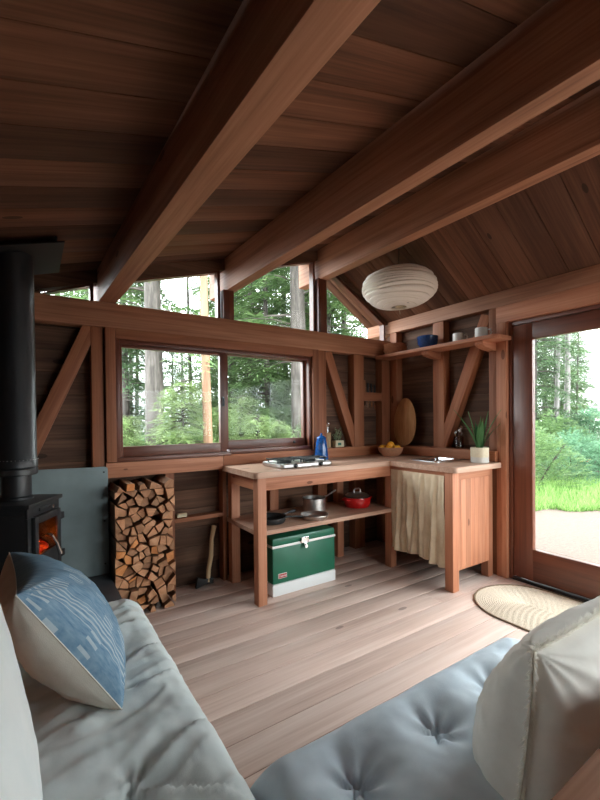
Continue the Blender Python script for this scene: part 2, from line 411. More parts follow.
# ceiling beams
def beam(xw, xr, wd, zb, label):
    # xw, xr: centre line at the window wall and at the rear wall (the old beams are not quite square)
    m = MB(); m.bar((xw, 3.28, 0), (xr, YR, 0), wd, .30, (0, 0, 1), .005)
    for p in m.v:
        p.z = zb+(ceil_z(p.x)+.012-zb)*(p.z+.15)/.30
    return struct(m.build('ceiling_beam', M['beam']), label, 'beam')
beam(.425, .575, .105, 2.037, 'leftmost thick wooden ceiling beam resting on the header left of the window')
beam(1.315, 1.46, .082, 2.262, 'middle thick wooden ceiling beam above the mullion of the window')
beam(2.225, 2.30, .092, 2.515, 'thick wooden ridge beam behind the paper lantern')

# ------------------------------------------------------------------ back wall
def boards(m, x0, x1, z0, z1, y0, y1, h=.145):
    z = z0
    while z < z1-.004:
        e = min(z+h, z1); m.box((x0, y0, z+.0012), (x1, y1, e-.0012), 0, .002); z = e
SID0, SID1 = 3.04, 3.07
m = MB()
boards(m, XL, 3.16, 0, .99, SID0, SID1)
boards(m, XL, .45, .99, 1.8719, SID0, SID1); boards(m, 2.10, 3.16, .99, 1.8719, SID0, SID1)
m.box((XL, SID1+.001, -.1), (3.16, SID1+.02, .99), 0, 0); m.box((XL, SID1+.001, .99), (.45, SID1+.02, 1.95), 0, 0); m.box((2.10, SID1+.001, .99), (3.16, SID1+.02, 1.95), 0, 0)
m.prism([(XL, 2.0351), (.066, 2.0351), (.066, ceil_z(.066)), (XL, ceil_z(XL)+.01)], 1, 2.99, 3.07)
# strips over the clerestory glass up to the ceiling
def strip(x0, x1, ga, gb):
    m.prism([(x0, ga), (x1, gb), (x1, ceil_z(x1)+.004), (x0, ceil_z(x0)+.004)], 1, 2.975, 3.06)
def gl(x): return 2.40+.29*(x-1.229)+.027
def gs(x): return gl(x)-.015
strip(.015, 1.26, gs(.015), gs(1.26)); strip(1.26, RIDGE, gs(1.26), gs(RIDGE))
def gr(x): return 2.595-.60*(x-2.375)+.03
strip(RIDGE, 3.07, gr(RIDGE), gr(3.07))
struct(m.build('wall_back', M['siding']), 'dark weathered board wall behind the studs on the window side', 'wall')

m = MB(); m.box((XL, 2.935, 1.872), (XR, 3.07, 2.035), 0, .004)
struct(m.build('header_beam', M['beam']), 'long horizontal wooden header above the sliding window', 'beam')
def stud(x0, x1, z0, z1, label, y0=YB, y1=3.04, mat='stud'):
    q = MB(); q.box((x0, y0, z0), (x1, y1, z1), 2, .003)
    return struct(q.build('wall_stud', M[mat]), label, 'stud')
stud(.335, .405, 0, 1.872, 'wooden wall stud just left of the sliding window')
stud(.80, .862, 0, .872, 'wooden wall stud between the firewood stack and the axe')
stud(1.235, 1.265, 0, .872, 'narrow wooden wall stud behind the left end of the kitchen counter')
stud(1.655, 1.735, 0, .872, 'short wall stud below the window behind the saucepan shelf, left one')
stud(2.15, 2.25, 0, 1.872, 'wooden wall stud just right of the sliding window')
stud(2.585, 2.71, 0, 1.872, 'wide wall stud left of the knife rail')
stud(2.955, 3.068, 0, 1.872, 'wooden corner stud right of the knife rail')
def post(x0, x1, zt, label):
    q = MB(); q.box((x0, 2.945, 2.0355), (x1, 3.06, zt), 2, .003)
    return struct(q.build('clerestory_post', M['mahog']), label, 'post')
post(.365, .455, 2.036, 'short post') if False else None
post(1.258, 1.345, 2.264, 'dark short post between the two middle clerestory panes')
post(2.168, 2.262, 2.521, 'dark short post under the ridge beam between clerestory panes')
def brace(p, q, label, wdt=.09, th=.085, axis='y'):
    k = MB()
    if axis == 'y': k.bar(p, q, th, wdt, V((q[2]-p[2], 0, -(q[0]-p[0]))), .004)
    else: k.bar(p, q, th, wdt, V((0, q[2]-p[2], -(q[1]-p[1]))), .004)
    return struct(k.build('diagonal_brace', M['stud']), label, 'brace')
brace((2.275, 2.997, 1.868), (2.612, 2.997, .99), 'diagonal wall brace between the window and the knife rail')
brace((.335, 2.997, 1.868), (-.16, 2.997, .70), 'diagonal wall brace behind the black stove pipe')
q = MB(); q.box((2.711, 2.955, 1.428), (2.954, 2.982, 1.512), 0, .003)
tag(q.build('knife_rail', M['stud']), 'short wooden knife rail between two studs in the corner', 'rail')
q = MB(); q.box((.863, 2.952, .505), (1.234, 3.038, .535), 0, .003)
struct(q.build('wall_ledge', M['stud']), 'low wooden ledge between studs above the axe', 'ledge')
q = MB(); q.box((1.238, 2.932, .885), (3.07, 2.955, .985), 0, .003); q.box((2.10, 2.955, .972), (3.16, 3.04, .9865), 0, .002)
q.box((3.025, 1.80, .905), (3.075, 2.93, .985), 1, .003); q.box((3.075, 1.876, .972), (3.16, 2.95, .9865), 1, .002)
struct(q.build('trim_1', M['stud']), 'wooden splash ledge running along both walls above the counter', 'trim')
q = MB(); q.box((.41, 2.925, .875), (1.232, 3.04, .975), 0, .003)
struct(q.build('trim_2', M['redwood']), 'light wooden apron board under the sliding window above the firewood', 'trim')

# window_1: two sashes
wt = thing('window_1', 'wide two pane sliding wooden window above the counter', 'window', (1.28, 2.98, .98), kind='structure')
q = MB(); y0, y1 = 2.922, 3.06
q.box((.415, y0, .98), (.477, y1, 1.871), 2); q.box((2.085, y0, .986), (2.148, y1, 1.871), 2); q.box((.478, y0, 1.805), (2.084, y1, 1.871), 0)
casing = q.build('casing', M['stud'], wt)
q = MB(); q.box((.478, 2.95, .98), (.508, 3.06, 1.804), 2); q.box((2.055, 2.95, .98), (2.084, 3.06, 1.804), 2)
q.box((.509, 2.95, 1.775), (2.054, 3.06, 1.804), 0); q.box((.478, 2.93, .976), (1.30, 3.06, 1.005), 0); q.box((1.30, 2.945, .988), (2.084, 3.06, 1.02), 0)
q.build('window_frame', M['mahog'], wt)
def sash(x0, x1, z0, z1, gx0, gx1, gz0, gz1, ya, yb, nm):
    q = MB(); q.box((x0, ya, z0), (gx0, yb, z1), 2, .003); q.box((gx1, ya, z0), (x1, yb, z1), 2, .003)
    q.box((gx0, ya, z0), (gx1, yb, gz0), 0, .003); q.box((gx0, ya, gz1), (gx1, yb, z1), 0, .003)
    s = q.build('sash', M['mahog'], wt)
    q = MB(); yc = (ya+yb)/2; q.box((gx0, yc-.003, gz0), (gx1, yc+.003, gz1), 0, 0); q.build('pane', M['glass'], s)
    return s
s1 = sash(.5085, 1.278, 1.006, 1.774, .523, 1.228, 1.077, 1.752, 2.962, 3.0, 0)
s2 = sash(1.262, 2.0545, 1.021, 1.774, 1.312, 2.03, 1.09, 1.766, 3.004, 3.042, 1)
q = MB(); q.box((1.243, 2.945, 1.36), (1.258, 2.962, 1.43), 2); q.tube([(1.25, 2.94, 1.40), (1.235, 2.93, 1.43)], .006, 8); q.build('latch', M['black'], s1)
q = MB(); q.lathe([(.012, 0), (.014, .004), (.009, .012)], mat=Matrix.Translation((1.93, 3.002, 1.055)) @ Matrix.Rotation(PI/2, 4, 'X'), n=12); q.build('knob', M['black'], s2)

# clerestory panes
def clere(n, poly, label, depth=(2.985, 3.045), fw=.022):
    cx = sum(p[0] for p in poly)/len(poly); t = thing('window_%d' % n, label, 'window', (cx, 3.01, 2.04), kind='structure')
    q = MB(); k = len(poly); c = V((cx, sum(p[1] for p in poly)/k))
    # outer offset of the polygon
    outer = []
    for i in range(k):
        a, b, d = V(poly[i-1]), V(poly[i]), V(poly[(i+1) % k])
        e1 = (b-a).normalized(); e2 = (d-b).normalized(); n1 = V((e1.y, -e1.x)); n2 = V((e2.y, -e2.x))
        bis = (n1+n2); bis = bis/max(.35, bis.length_squared/2)*1.0; outer.append(b+bis*fw*.98)
    for i in range(k):
        j = (i+1) % k
        q.prism([tuple(poly[i]), tuple(poly[j]), tuple(outer[j]), tuple(outer[i])], 1, depth[0], depth[1], 0)
    q.build('window_frame', M['mahog'], t)
    q = MB(); q.prism([tuple(p) for p in poly], 1, 3.012, 3.018); q.build('pane', M['glass'], t)
g0 = lambda x: gl(x)-.027
clere(2, [(.06, 2.043), (.338, 2.043), (.338, g0(.338))], 'small triangular clerestory pane beside the stove pipe')
clere(3, [(.42, 2.043), (1.226, 2.043), (1.226, g0(1.226)), (.42, g0(.42))], 'sloping clerestory pane between the leftmost and middle beams')
clere(4, [(1.362, 2.043), (2.138, 2.043), (2.138, g0(2.138)), (1.362, g0(1.362))], 'tall clerestory pane between the middle beam and the ridge beam')
h0 = lambda x: gr(x)-.03
clere(5, [(2.28, 2.045), (3.02, 2.045), (3.02, h0(3.02)), (2.28, h0(2.28))], 'steep clerestory pane in the corner under the short ceiling slope')

# ------------------------------------------------------------------ right wall
m = MB(); y = None
def boardsR(m, y0, y1, z0, z1, h=.145):
    z = z0
    while z < z1-.004:
        e = min(z+h, z1); m.box((3.16, y0, z+.0012), (3.19, y1, e-.0012), 1, .002); z = e
boardsR(m, 1.78, 3.07, 0, 2.13); m.box((3.191, 1.78, -.1), (3.21, 3.09, 2.2), 1, 0)
boardsR(m, YR-.05, -1.33, 0, 2.13); m.box((3.191, YR-.05, -.1), (3.21, -1.33, 2.2), 1, 0)
struct(m.build('wall_right', M['siding']), 'dark weathered board wall behind the studs on the door side', 'wall')
q = MB(); q.box((XR-.004, YR, 2.118), (3.19, 3.28, 2.236), 1, .005)
struct(q.build('wall_plate', M['beam']), 'horizontal wooden plate where the steep ceiling meets the door wall', 'beam')
def studR(y0, y1, z0, z1, label, mat='stud', x0=XR):
    q = MB(); q.box((x0, y0, z0), (3.158, y1, z1), 2, .003); return struct(q.build('wall_stud', M[mat]), label, 'stud')
studR(2.862, 2.948, 0, 2.116, 'sunlit wall stud in the corner behind the fruit bowl')
studR(2.305, 2.418, 0, 2.116, 'wall stud carrying the shelf bracket left of the potted plant')
studR(1.812, 1.876, 0, 2.116, 'wall stud beside the door behind the potted plant')
brace((3.115, 1.90, 2.08), (3.115, 2.335, 1.0), 'diagonal wall brace rising behind the mug shelf', axis='x')
# door_1: wide sliding glass door, two leaves
q = MB(); q.box((3.061, 1.728, 0), (3.2, 1.809, 1.985), 2); q.box((3.061, -1.40, 0), (3.2, -1.33, 1.985), 2); q.box((3.061, -1.40, 1.986), (3.2, 1.811, 2.117), 1)
struct(q.build('trim_3', M['redwood']), 'wooden casing around the large glass door', 'trim')
dt = thing('door_1', 'large dark wooden framed glass sliding door to the gravel yard', 'door', (3.12, .45, 0), kind='structure')
q = MB(); q.box((3.09, 1.70, 0.001), (3.2, 1.727, 1.985), 2); q.box((3.09, -1.329, 0.001), (3.2, -1.302, 1.985), 2); q.box((3.09, -1.301, 1.955), (3.2, 1.699, 1.985), 1)
q.build('jamb', M['mahog'], dt)
q = MB(); q.box((3.085, -1.301, 0.001), (3.2, 1.699, .022), 1); q.build('threshold', M['black'], dt)
def leaf(ya, yb, xa, xb, nm):
    q = MB(); st = .145; g = (1.83, .265)
    q.box((xa, yb-st, .03), (xb, yb, 1.952), 2); q.box((xa, ya, .03), (xb, ya+st, 1.952), 2)
    q.box((xa, ya+st, .03), (xb, yb-st, g[1]), 1); q.box((xa, ya+st, g[0]), (xb, yb-st, 1.952), 1)
    s = q.build('door_leaf', M['mahog'], dt)
    q = MB(); xc = (xa+xb)/2; q.box((xc-.003, ya+st, g[1]), (xc+.003, yb-st, g[0]), 1, 0); q.build('pane', M['glass'], s)
leaf(.22, 1.698, 3.10, 3.142, 0); leaf(-1.30, .34, 3.148, 3.19, 1)

# left and rear walls (behind the camera)
m = MB(); z = 0
while z < 1.9:
    e = min(z+.145, 1.94); m.box((XL-.03, YR, z+.0012), (XL, YB+.1, e-.0012), 1, .002); z = e
m.box((XL-.06, YR-.06, -.1), (XL-.031, YB+.1, 1.95), 1, 0)
struct(m.build('wall_left', M['siding']), 'dark board wall beyond the stove', 'wall')
m = MB(); WX0, WX1, WZ0, WZ1 = 1.45, 2.95, .8, 1.85
for (a, b, c, d) in ((XL-.06, 3.19, 0, WZ0), (XL-.06, WX0, WZ0, WZ1), (WX1, 3.19, WZ0, WZ1)):
    m.box((a, YR-.07, c-.05 if c == 0 else c), (b, YR-.051, d), 0, 0)
    z = c
    while z < d-.004:
        e = min(z+.145, d); m.box((a, YR-.05, z+.0012), (b, YR-.02, e-.0012), 0, .002); z = e
m.prism([(XL, 1.85), (3.16, 1.85), (3.16, ceil_z(3.16)+.03), (RIDGE, ceil_z(RIDGE)+.01), (XL, ceil_z(XL)+.01)], 1, YR-.06, YR-.02)
struct(m.build('wall_rear', M['siding']), 'dark board wall behind the viewer with a window', 'wall')
t6 = thing('window_6', 'window in the wall behind the viewer', 'window', (2.2, YR-.04, WZ0), kind='structure')
q = MB()
for (a, b, c, d) in ((WX0, WX1, WZ0, WZ0+.05), (WX0, WX1, WZ1-.05, WZ1), (WX0, WX0+.05, WZ0, WZ1), (WX1-.05, WX1, WZ0, WZ1), (2.175, 2.225, WZ0, WZ1)):
    q.box((a, YR-.065, c), (b, YR-.015, d), None, .003)
q.build('window_frame', M['mahog'], t6)
q = MB(); q.box((WX0+.05, YR-.043, WZ0+.05), (WX1-.05, YR-.037, WZ1-.05), 0, 0); q.build('pane', M['glass'], t6)

# ------------------------------------------------------------------ kitchen counter (L)
kt = thing('kitchen_counter', 'L shaped wooden kitchen counter in the corner with open lower shelf', 'counter', (1.25, 2.4, 0))
def worktop():
    bm = bmesh.new(); r = .035
    def arc(c, a0, a1, n=6): return [(c[0]+r*math.cos(a0+(a1-a0)*i/n), c[1]+r*math.sin(a0+(a1-a0)*i/n)) for i in range(n+1)]
    x0, y0, x1, y1, xi, yi = 1.225, 2.385, 3.05, 2.93, 2.475, 1.765
    pts = [(x1, y1), (x0, y1)]+arc((x0+r, y0+r), PI, 1.5*PI)+[(xi-.0, y0)]+arc((xi+r, yi+r), PI, 1.5*PI)+[(x1, yi)]
    hole = [(2.70, 2.10), (2.97, 2.10), (2.97, 2.31), (2.70, 2.31)]
    zt, zb = .90, .86
    def loop(ps, z):
        vs = [bm.verts.new((p[0], p[1], z)) for p in ps]; return vs, [bm.edges.new((vs[i], vs[(i+1) % len(vs)])) for i in range(len(vs))]
    lo = []
    for z in (zt, zb):
        a, ea = loop(pts, z); b, eb = loop(hole, z); lo.append((a, b)); bmesh.ops.triangle_fill(bm, edges=ea+eb, use_beauty=True)
    for k in (0, 1):
        A, B = lo[0][k], lo[1][k]
        for i in range(len(A)):
            j = (i+1) % len(A); bm.faces.new((A[i], A[j], B[j], B[i]))
    bmesh.ops.recalc_face_normals(bm, faces=bm.faces[:])
    return bm
q = MB(); q.bm_add(worktop(), lambda p: V((p.x, p.y, p.z)), .5)
q.build('worktop', M['top'], kt, ang=25)
for (a, b) in (((1.251, 2.40, 0), (1.317, 2.468, .86)), ((1.268, 2.862, 0), (1.338, 2.928, .86)), ((2.505, 2.41, 0), (2.572, 2.478, .86)),
               ((2.492, 1.80, 0), (2.562, 1.868, .86)), ((2.975, 1.83, 0), (3.04, 1.89, .86)), ((2.30, 2.862, 0), (2.37, 2.928, .86))):
    q = MB(); q.box(a, b, 2, .003); q.build('leg', M['redwood'], kt)
for (a, b) in (((1.318, 2.408, .772), (2.504, 2.438, .859)), ((1.262, 2.469, .772), (1.29, 2.861, .859)), ((2.50, 1.869, .83), (2.525, 2.409, .859)), ((2.563, 1.812, .80), (2.974, 1.838, .859))):
    q = MB(); q.box(a, b, None, .003); q.build('apron', M['redwood'], kt)
q = MB(); q.box((1.256, 2.405, .468), (2.56, 2.925, .50), 0, .004); q.build('lower_shelf', M['top'], kt)
q = MB()
for i in range(7):
    a = 2.563+i*(.411/7); q.box((a+.0005, 1.822, .135), (a+.411/7-.0005, 1.842, .799), 2, .0012)
q.build('side_panel', M['redwood'], kt)
q = MB(); q.box((1.20, 2.938, 0), (1.21, 2.94, .01)); 
# sink
sk = thing('sink', 'small stainless steel sink sunk in the counter beside the plant', 'sink', (2.835, 2.205, .9))
q = MB()
def ring(x0, y0, x1, y1, r, z, n=5):
    out = []
    for (cx, cy, a0) in ((x1-r, y1-r, 0), (x0+r, y1-r, PI/2), (x0+r, y0+r, PI), (x1-r, y0+r, 1.5*PI)):
        out += [V((cx+r*math.cos(a0+PI/2*i/n), cy+r*math.sin(a0+PI/2*i/n), z)) for i in range(n+1)]
    return out
def loft(q, rings, cap0=False, cap1=True):
    n = len(rings[0]); vs = [p for r in rings for p in r]; fs = []
    for i in range(len(rings)-1):
        for k in range(n): fs.append((i*n+k, i*n+(k+1) % n, (i+1)*n+(k+1) % n, (i+1)*n+k))
    if cap0: fs.append(tuple(range(n-1, -1, -1)))
    if cap1: fs.append(tuple((len(rings)-1)*n+k for k in range(n)))
    return q.add(vs, fs)
loft(q, [ring(2.665, 2.065, 3.005, 2.345, .03, .901), ring(2.665, 2.065, 3.005, 2.345, .03, .907), ring(2.70, 2.10, 2.97, 2.31, .03, .909),
         ring(2.705, 2.105, 2.965, 2.305, .03, .89), ring(2.71, 2.11, 2.96, 2.30, .03, .78), ring(2.73, 2.13, 2.94, 2.28, .02, .765)])
q.build('basin', M['sinksteel'], sk)
q = MB(); q.lathe([(.03, .766), (.03, .7705), (.02, .7708), (.018, .768)], (2.835, 2.205, 0), 20); q.build('drain', M['black'], sk)
# curtain
q = MB(); rr = random.Random(3)
def cur(u, v):
    yy = 2.405-u*.53; z = .852-v*(.672+.012*math.sin(u*9)+.018*u); amp = .004+.009*v**.7
    x = 2.512+amp*(math.sin(u*31+1.6*math.sin(v*2.1+u*5))+.6*math.sin(u*57+2+v*2.5))+.008*noise.noise(V((u*16, v*7, 1)))
    if v < .06: x = 2.512+.35*(x-2.512)
    return (x-.006, yy+.006*math.sin(v*5+u*20), z)
q.grid(cur, 120, 50)
cu = q.build('cabinet_curtain', M['linen'], loc=(2.51, 2.14, .18), ang=180)
sm = cu.modifiers.new('thick', 'SOLIDIFY'); sm.thickness = .0025
tag(cu, 'cream linen curtain hanging under the sink', 'curtain')

# ------------------------------------------------------------------ things on the counter
ck = thing('camp_stove', 'silver two burner camp stove on the counter below the window', 'stove', (1.71, 2.60, .9))
q = MB(); X0, Y0, X1, Y1 = 1.47, 2.45, 1.93, 2.76
loft(q, [ring(X0+.01, Y0+.01, X1-.01, Y1-.01, .02, .901), ring(X0, Y0, X1, Y1, .03, .91), ring(X0, Y0, X1, Y1, .03, .928), ring(X0+.012, Y0+.012, X1-.012, Y1-.012, .025, .934), ring(X0+.02, Y0+.02, X1-.02, Y1-.02, .02, .928)], True)
q.build('body', M['steel'], ck)
for cx in (1.585, 1.81):
    q = MB(); q.lathe([(.05, .928), (.05, .936), (.042, .944), (.02, .948), (.002, .948)], (cx, 2.60, 0), 24); bu = q.build('burner', M['black'], ck)
    q = MB()
    for k in (-1, 0, 1): q.box((cx-.105, 2.60+k*.07-.005, .952), (cx+.105, 2.60+k*.07+.005, .962), 0, .002)
    for k in (-1, 1): q.box((cx+k*.1-.005, 2.50, .952), (cx+k*.1+.005, 2.70, .962), 1, .002)
    for i in (-1, 1):
        for j in (-1, 1): q.box((cx+i*.1-.005, 2.60+j*.07-.005, .928), (cx+i*.1+.005, 2.60+j*.07+.005, .955), 2, .001)
    q.build('grate', M['black'], ck)
    q = MB(); q.lathe([(.016, 0), (.016, .012), (.01, .018)], n=14, mat=Matrix.Translation((cx, 2.452, .919)) @ Matrix.Rotation(PI/2, 4, 'X')); q.build('knob', M['black'], ck)
cp = thing('coffee_pot', 'blue enamel coffee pot behind the camp stove', 'coffee pot', (2.10, 2.83, .9))
q = MB(); q.lathe([(.052, .901), (.060, .905), (.061, .915), (.052, 1.0), (.041, 1.078), (.043, 1.084), (.041, 1.086)], (2.10, 2.83, 0), 32); q.build('body', M['enamelblue'], cp)
q = MB(); q.lathe([(.043, 1.087), (.041, 1.094), (.025, 1.106), (.012, 1.110), (.008, 1.114), (.012, 1.122), (.007, 1.13), (.001, 1.132)], (2.10, 2.83, 0), 24); q.build('lid', M['enamelblue'], cp)
d = V((-.75, -.66, 0)); c0 = V((2.10, 2.83, 0))
q = MB(); q.tube([c0+d*.042+V((0, 0, 1.0)), c0+d*.07+V((0, 0, 1.03)), c0+d*.088+V((0, 0, 1.072))], [.018, .012, .008], 12); q.build('spout', M['enamelblue'], cp)
q = MB(); q.tube([c0-d*.04+V((0, 0, 1.07)), c0-d*.085+V((0, 0, 1.065)), c0-d*.098+V((0, 0, 1.03)), c0-d*.088+V((0, 0, .97)), c0-d*.054+V((0, 0, .94))], .007, 10); q.build('handle', M['enamelblue'], cp)
# fruit bowl
fb = thing('fruit_bowl', 'terracotta bowl of oranges on the counter in the corner', 'bowl', (2.83, 2.72, .9))
q = MB(); q.lathe([(.06, .9005), (.075, .902), (.105, .935), (.119, .98), (.117, .983), (.112, .98), (.098, .94), (.07, .915), (.002, .912)], (2.83, 2.72, 0), 40); q.build('bowl_body', M['terracotta'], fb)
ors = [(-.055, -.03, .965, .036), (.045, -.045, .963, .037), (.0, .06, .965, .036), (.07, .045, .977, .033), (-.06, .048, .972, .034), (-.005, -.005, 1.002, .037), (.005, -.085, .976, .030)]
lab = ['orange at the left rim of the terracotta bowl', 'orange at the right front of the terracotta bowl', 'orange at the back of the terracotta bowl', 'orange at the far right rim of the terracotta bowl',
       'orange at the back left of the terracotta bowl', 'topmost orange in the terracotta bowl', 'orange at the front rim of the terracotta bowl']
for (ox, oy, oz, r), lb in zip(ors, lab):
    q = MB(); q.lathe([(r*max(.02, math.sin(PI*i/14)), r*.95*-math.cos(PI*i/14)) for i in range(15)], (2.83+ox, 2.72+oy, oz), 20)
    o = q.build('orange', M['orange'], loc=(2.83+ox, 2.72+oy, oz)); tag(o, lb, 'orange', 'oranges in the terracotta bowl')
    q = MB(); q.lathe([(.004, 0), (.004, .003), (.001, .004)], (2.83+ox, 2.72+oy, oz+r*.95), 8); q.build('stem', M['leaf'], o)
# oval platter leaning in the corner bay
q = MB()
def plat(u, v):
    a = u*2*PI; r = v; x = .135*r*math.cos(a)*(1-.12*math.sin(a)); z = .232*r*math.sin(a)
    return (0, x, z)
T = Matrix.Translation((3.050, 2.745, 1.2185)) @ Matrix.Rotation(math.radians(3.5), 4, 'Y')
for side in (0, 1):
    q.grid(lambda u, v: T @ V((-.0-.02*(side*.7)*(1 if v > .5 else 1)+(.012*(v**3) if side == 0 else .012*(v**3)), *plat(u, max(v, .01))[1:])), 48, 10, True, lambda u, v: V((plat(u, v)[2], plat(u, v)[1], 0)), flip=bool(side), rnd=.5)
def rim(u, v):
    p = plat(u, 1.0); return T @ V((.012-.014*v, p[1], p[2]))
q.grid(rim, 48, 1, True, lambda u, v: V((plat(u, 1)[2], plat(u, 1)[1], 0)))
tag(q.build('wooden_platter', M['platter'], ang=60), 'oval wooden platter leaning upright in the corner behind the oranges', 'platter')
# potted plant
pp = thing('potted_plant', 'green blade leaved plant in a two tone round pot on the counter', 'plant', (2.93, 1.87, .9))
q = MB(); q.lathe([(.055, .9005), (.064, .902), (.066, .91), (.066, .945)], (2.93, 1.87, 0), 36); po = q.build('pot', M['potgrey'], pp)
q = MB(); q.lathe([(.0655, .945), (.067, .947), (.067, 1.018), (.064, 1.02), (.059, 1.018), (.059, 1.0)], (2.93, 1.87, 0), 36); q.build('pot_band', M['potpale'], po)
q = MB(); q.lathe([(.058, .99), (.03, 1.0), (.002, 1.002)], (2.93, 1.87, 0), 24); q.build('soil', M['soil'], pp)
rr = random.Random(11)
specs = [(2.55, .34, .55), (1.9, .31, .22), (.4, .27, .12), (-.5, .31, .18), (-1.2, .33, .42), (3.6, .22, .3), (.9, .24, .35), (-2.3, .26, .3), (-.9, .22, .6), (2.2, .2, .2), (5.0, .18, .15)]
for a, L, lean in specs:
    q = MB(); dr = V((math.cos(a), math.sin(a), 0)); sd = V((-math.sin(a), math.cos(a), 0)); vs, fs = [], []
    for i in range(11):
        s_ = i/10; p = V((2.93, 1.87, 1.0))+dr*(.015+lean*L*s_**1.5)+V((0, 0, L*s_*(1-.12*lean*s_))); wd = .019*math.sin(PI*min(1, .12+s_*.9))**.8*(1-s_**5)+.0006
        vs += [p-sd*wd+dr*.004, p, p+sd*wd+dr*.004]
    for i in range(10): fs += [(i*3, i*3+1, i*3+4, i*3+3), (i*3+1, i*3+2, i*3+5, i*3+4)]
    q.add(vs, fs, rnd=rr.random()); q.build('leaf', M['leaf'], pp, ang=180)
# jar of cutlery on the ledge behind the brace
cj = thing('cutlery_jar', 'glass jar of cutlery on the ledge left of the potted plant', 'jar', (3.115, 2.185, .987))
q = MB(); q.lathe([(.036, .988), (.04, .992), (.04, 1.085), (.037, 1.09), (.037, 1.085), (.037, .998), (.002, .994)], (3.115, 2.185, 0), 24); q.build('jar_glass', M['stoveglass'], cj)
rr = random.Random(5)
for i in range(7):
    a = rr.uniform(0, 6.28); b = V((3.115+.018*math.cos(a), 2.185+.018*math.sin(a), .999)); e = b+V((.012*math.cos(a)-.012, .016*math.sin(a), rr.uniform(.13, .19)))
    q = MB(); q.tube([b, b.lerp(e, .75), b.lerp(e, .8), b.lerp(e, .92), e], [.003, .003, .009, .011, .004], 8); q.build('cutlery', M['chrome'], cj)
# utensil crock and sprig box on the back ledge
uc = thing('utensil_crock', 'tan utensil crock with a steel ladle on the ledge behind the coffee pot', 'crock', (2.29, 2.998, .987))
q = MB(); q.lathe([(.03, .988), (.036, .991), (.036, 1.125), (.034, 1.128), (.031, 1.125), (.031, 1.0), (.002, .996)], (2.29, 2.998, 0), 24); q.build('crock', M['cork'], uc)
for (a, h) in ((.5, .235), (2.6, .2), (4.2, .22)):
    q = MB(); b = V((2.29, 2.998, 1.0)); e = b+V((.02*math.cos(a), .01*math.sin(a), h)); q.tube([b, b.lerp(e, .78), b.lerp(e, .82), b.lerp(e, .92), e], [.004, .004, .016, .021, .006], 10); q.build('ladle', M['chrome'], uc)
sb = thing('herb_planter', 'small cream planter with trailing sprigs on the ledge beside the brace', 'planter', (2.415, 2.992, .987))
q = MB(); q.box((2.365, 2.962, .988), (2.465, 3.022, 1.05), 0, .005); pl = q.build('planter', M['cream'], sb)
q = MB(); q.box((2.39, 2.9605, 1.005), (2.43, 2.9622, 1.03), 0, 0); q.build('planter_label', M['dkgreen'], pl)
q = MB(); rr = random.Random(2)
for i in range(16):
    a = rr.uniform(0, 6.28); b = V((2.40+rr.uniform(-.025, .03), 2.992+rr.uniform(-.015, .015), 1.048)); L = rr.uniform(.05, .12)
    pts = [b+V((math.cos(a)*L*.5*s_*s_*.8, math.sin(a)*L*.28*s_*s_, L*s_)) for s_ in (0, .35, .7, 1)]
    q.tube(pts, .0015, 5)
    for k in range(9):
        s_ = .2+.8*k/8; p = b+V((math.cos(a)*L*.5*s_*s_*.8, math.sin(a)*L*.28*s_*s_, L*s_)); d1 = V((rr.uniform(-1, 1), rr.uniform(-.5, .5), rr.uniform(-.4, 1))).normalized()*.014; d2 = d1.cross(V((.3, .8, .5))).normalized()*.005
        q.add([p, p+d1*.5+d2, p+d1, p+d1*.5-d2], [(0, 1, 2, 3)])
q.build('sprig', M['succ'], sb, smooth=False)
# knives in the rail
for i, (x, hl, mt) in enumerate(((2.755, .12, 'bowlwood'), (2.80, .095, 'black'), (2.845, .09, 'black'), (2.89, .075, 'black'))):
    k = thing('kitchen_knife', ['wooden handled knife at the left end of the knife rail', 'black handled knife second from the left in the knife rail', 'black handled knife third from the left in the knife rail', 'short black handled knife at the right end of the knife rail'][i], 'knife', (x, 2.99, 1.512), group='knives in the wall rail')
    q = MB(); q.box((x-.009, 2.983, 1.514), (x+.009, 2.996, 1.514+hl), 2, .004); q.build('handle', M[mt], k)
    q = MB(); q.prism([(x-.012, 1.52), (x+.012, 1.52), (x+.012, 1.40-.02*i), (x-.004, 1.375-.02*(i % 2))], 1, 2.9885, 2.9905); q.build('blade', M['chrome'], k)

# ------------------------------------------------------------------ things on the lower shelf
sp = thing('saucepan', 'steel saucepan at the back of the lower shelf above the green cooler', 'pot', (1.94, 2.72, .5))
q = MB(); q.lathe([(.085, .501), (.092, .505), (.092, .605), (.096, .608), (.093, .611), (.089, .606), (.089, .512), (.002, .508)], (1.94, 2.72, 0), 36); q.build('pan_body', M['alu'], sp)
q = MB(); q.tube([(2.028, 2.735, .596), (2.09, 2.745, .60), (2.20, 2.765, .635)], [.008, .006, .008], 8); q.build('handle', M['alu'], sp)
sp = thing('frying_pan', 'shallow steel frying pan at the front of the lower shelf', 'pan', (1.785, 2.50, .5))
q = MB(); q.lathe([(.082, .501), (.09, .503), (.108, .532), (.107, .535), (.103, .532), (.087, .508), (.002, .506)], (1.785, 2.50, 0), 40); q.build('pan_body', M['alu'], sp)
q = MB(); q.tube([(1.68, 2.505, .528), (1.62, 2.508, .538), (1.53, 2.512, .545)], [.009, .006, .008], 8); q.build('handle', M['black'], sp)
sp = thing('skillet', 'black cast iron skillet on the lower shelf beside the front leg', 'pan', (1.455, 2.60, .5))
q = MB(); q.lathe([(.10, .501), (.107, .503), (.12, .54), (.119, .543), (.115, .54), (.104, .51), (.002, .508)], (1.455, 2.60, 0), 40); q.build('pan_body', M['black'], sp)
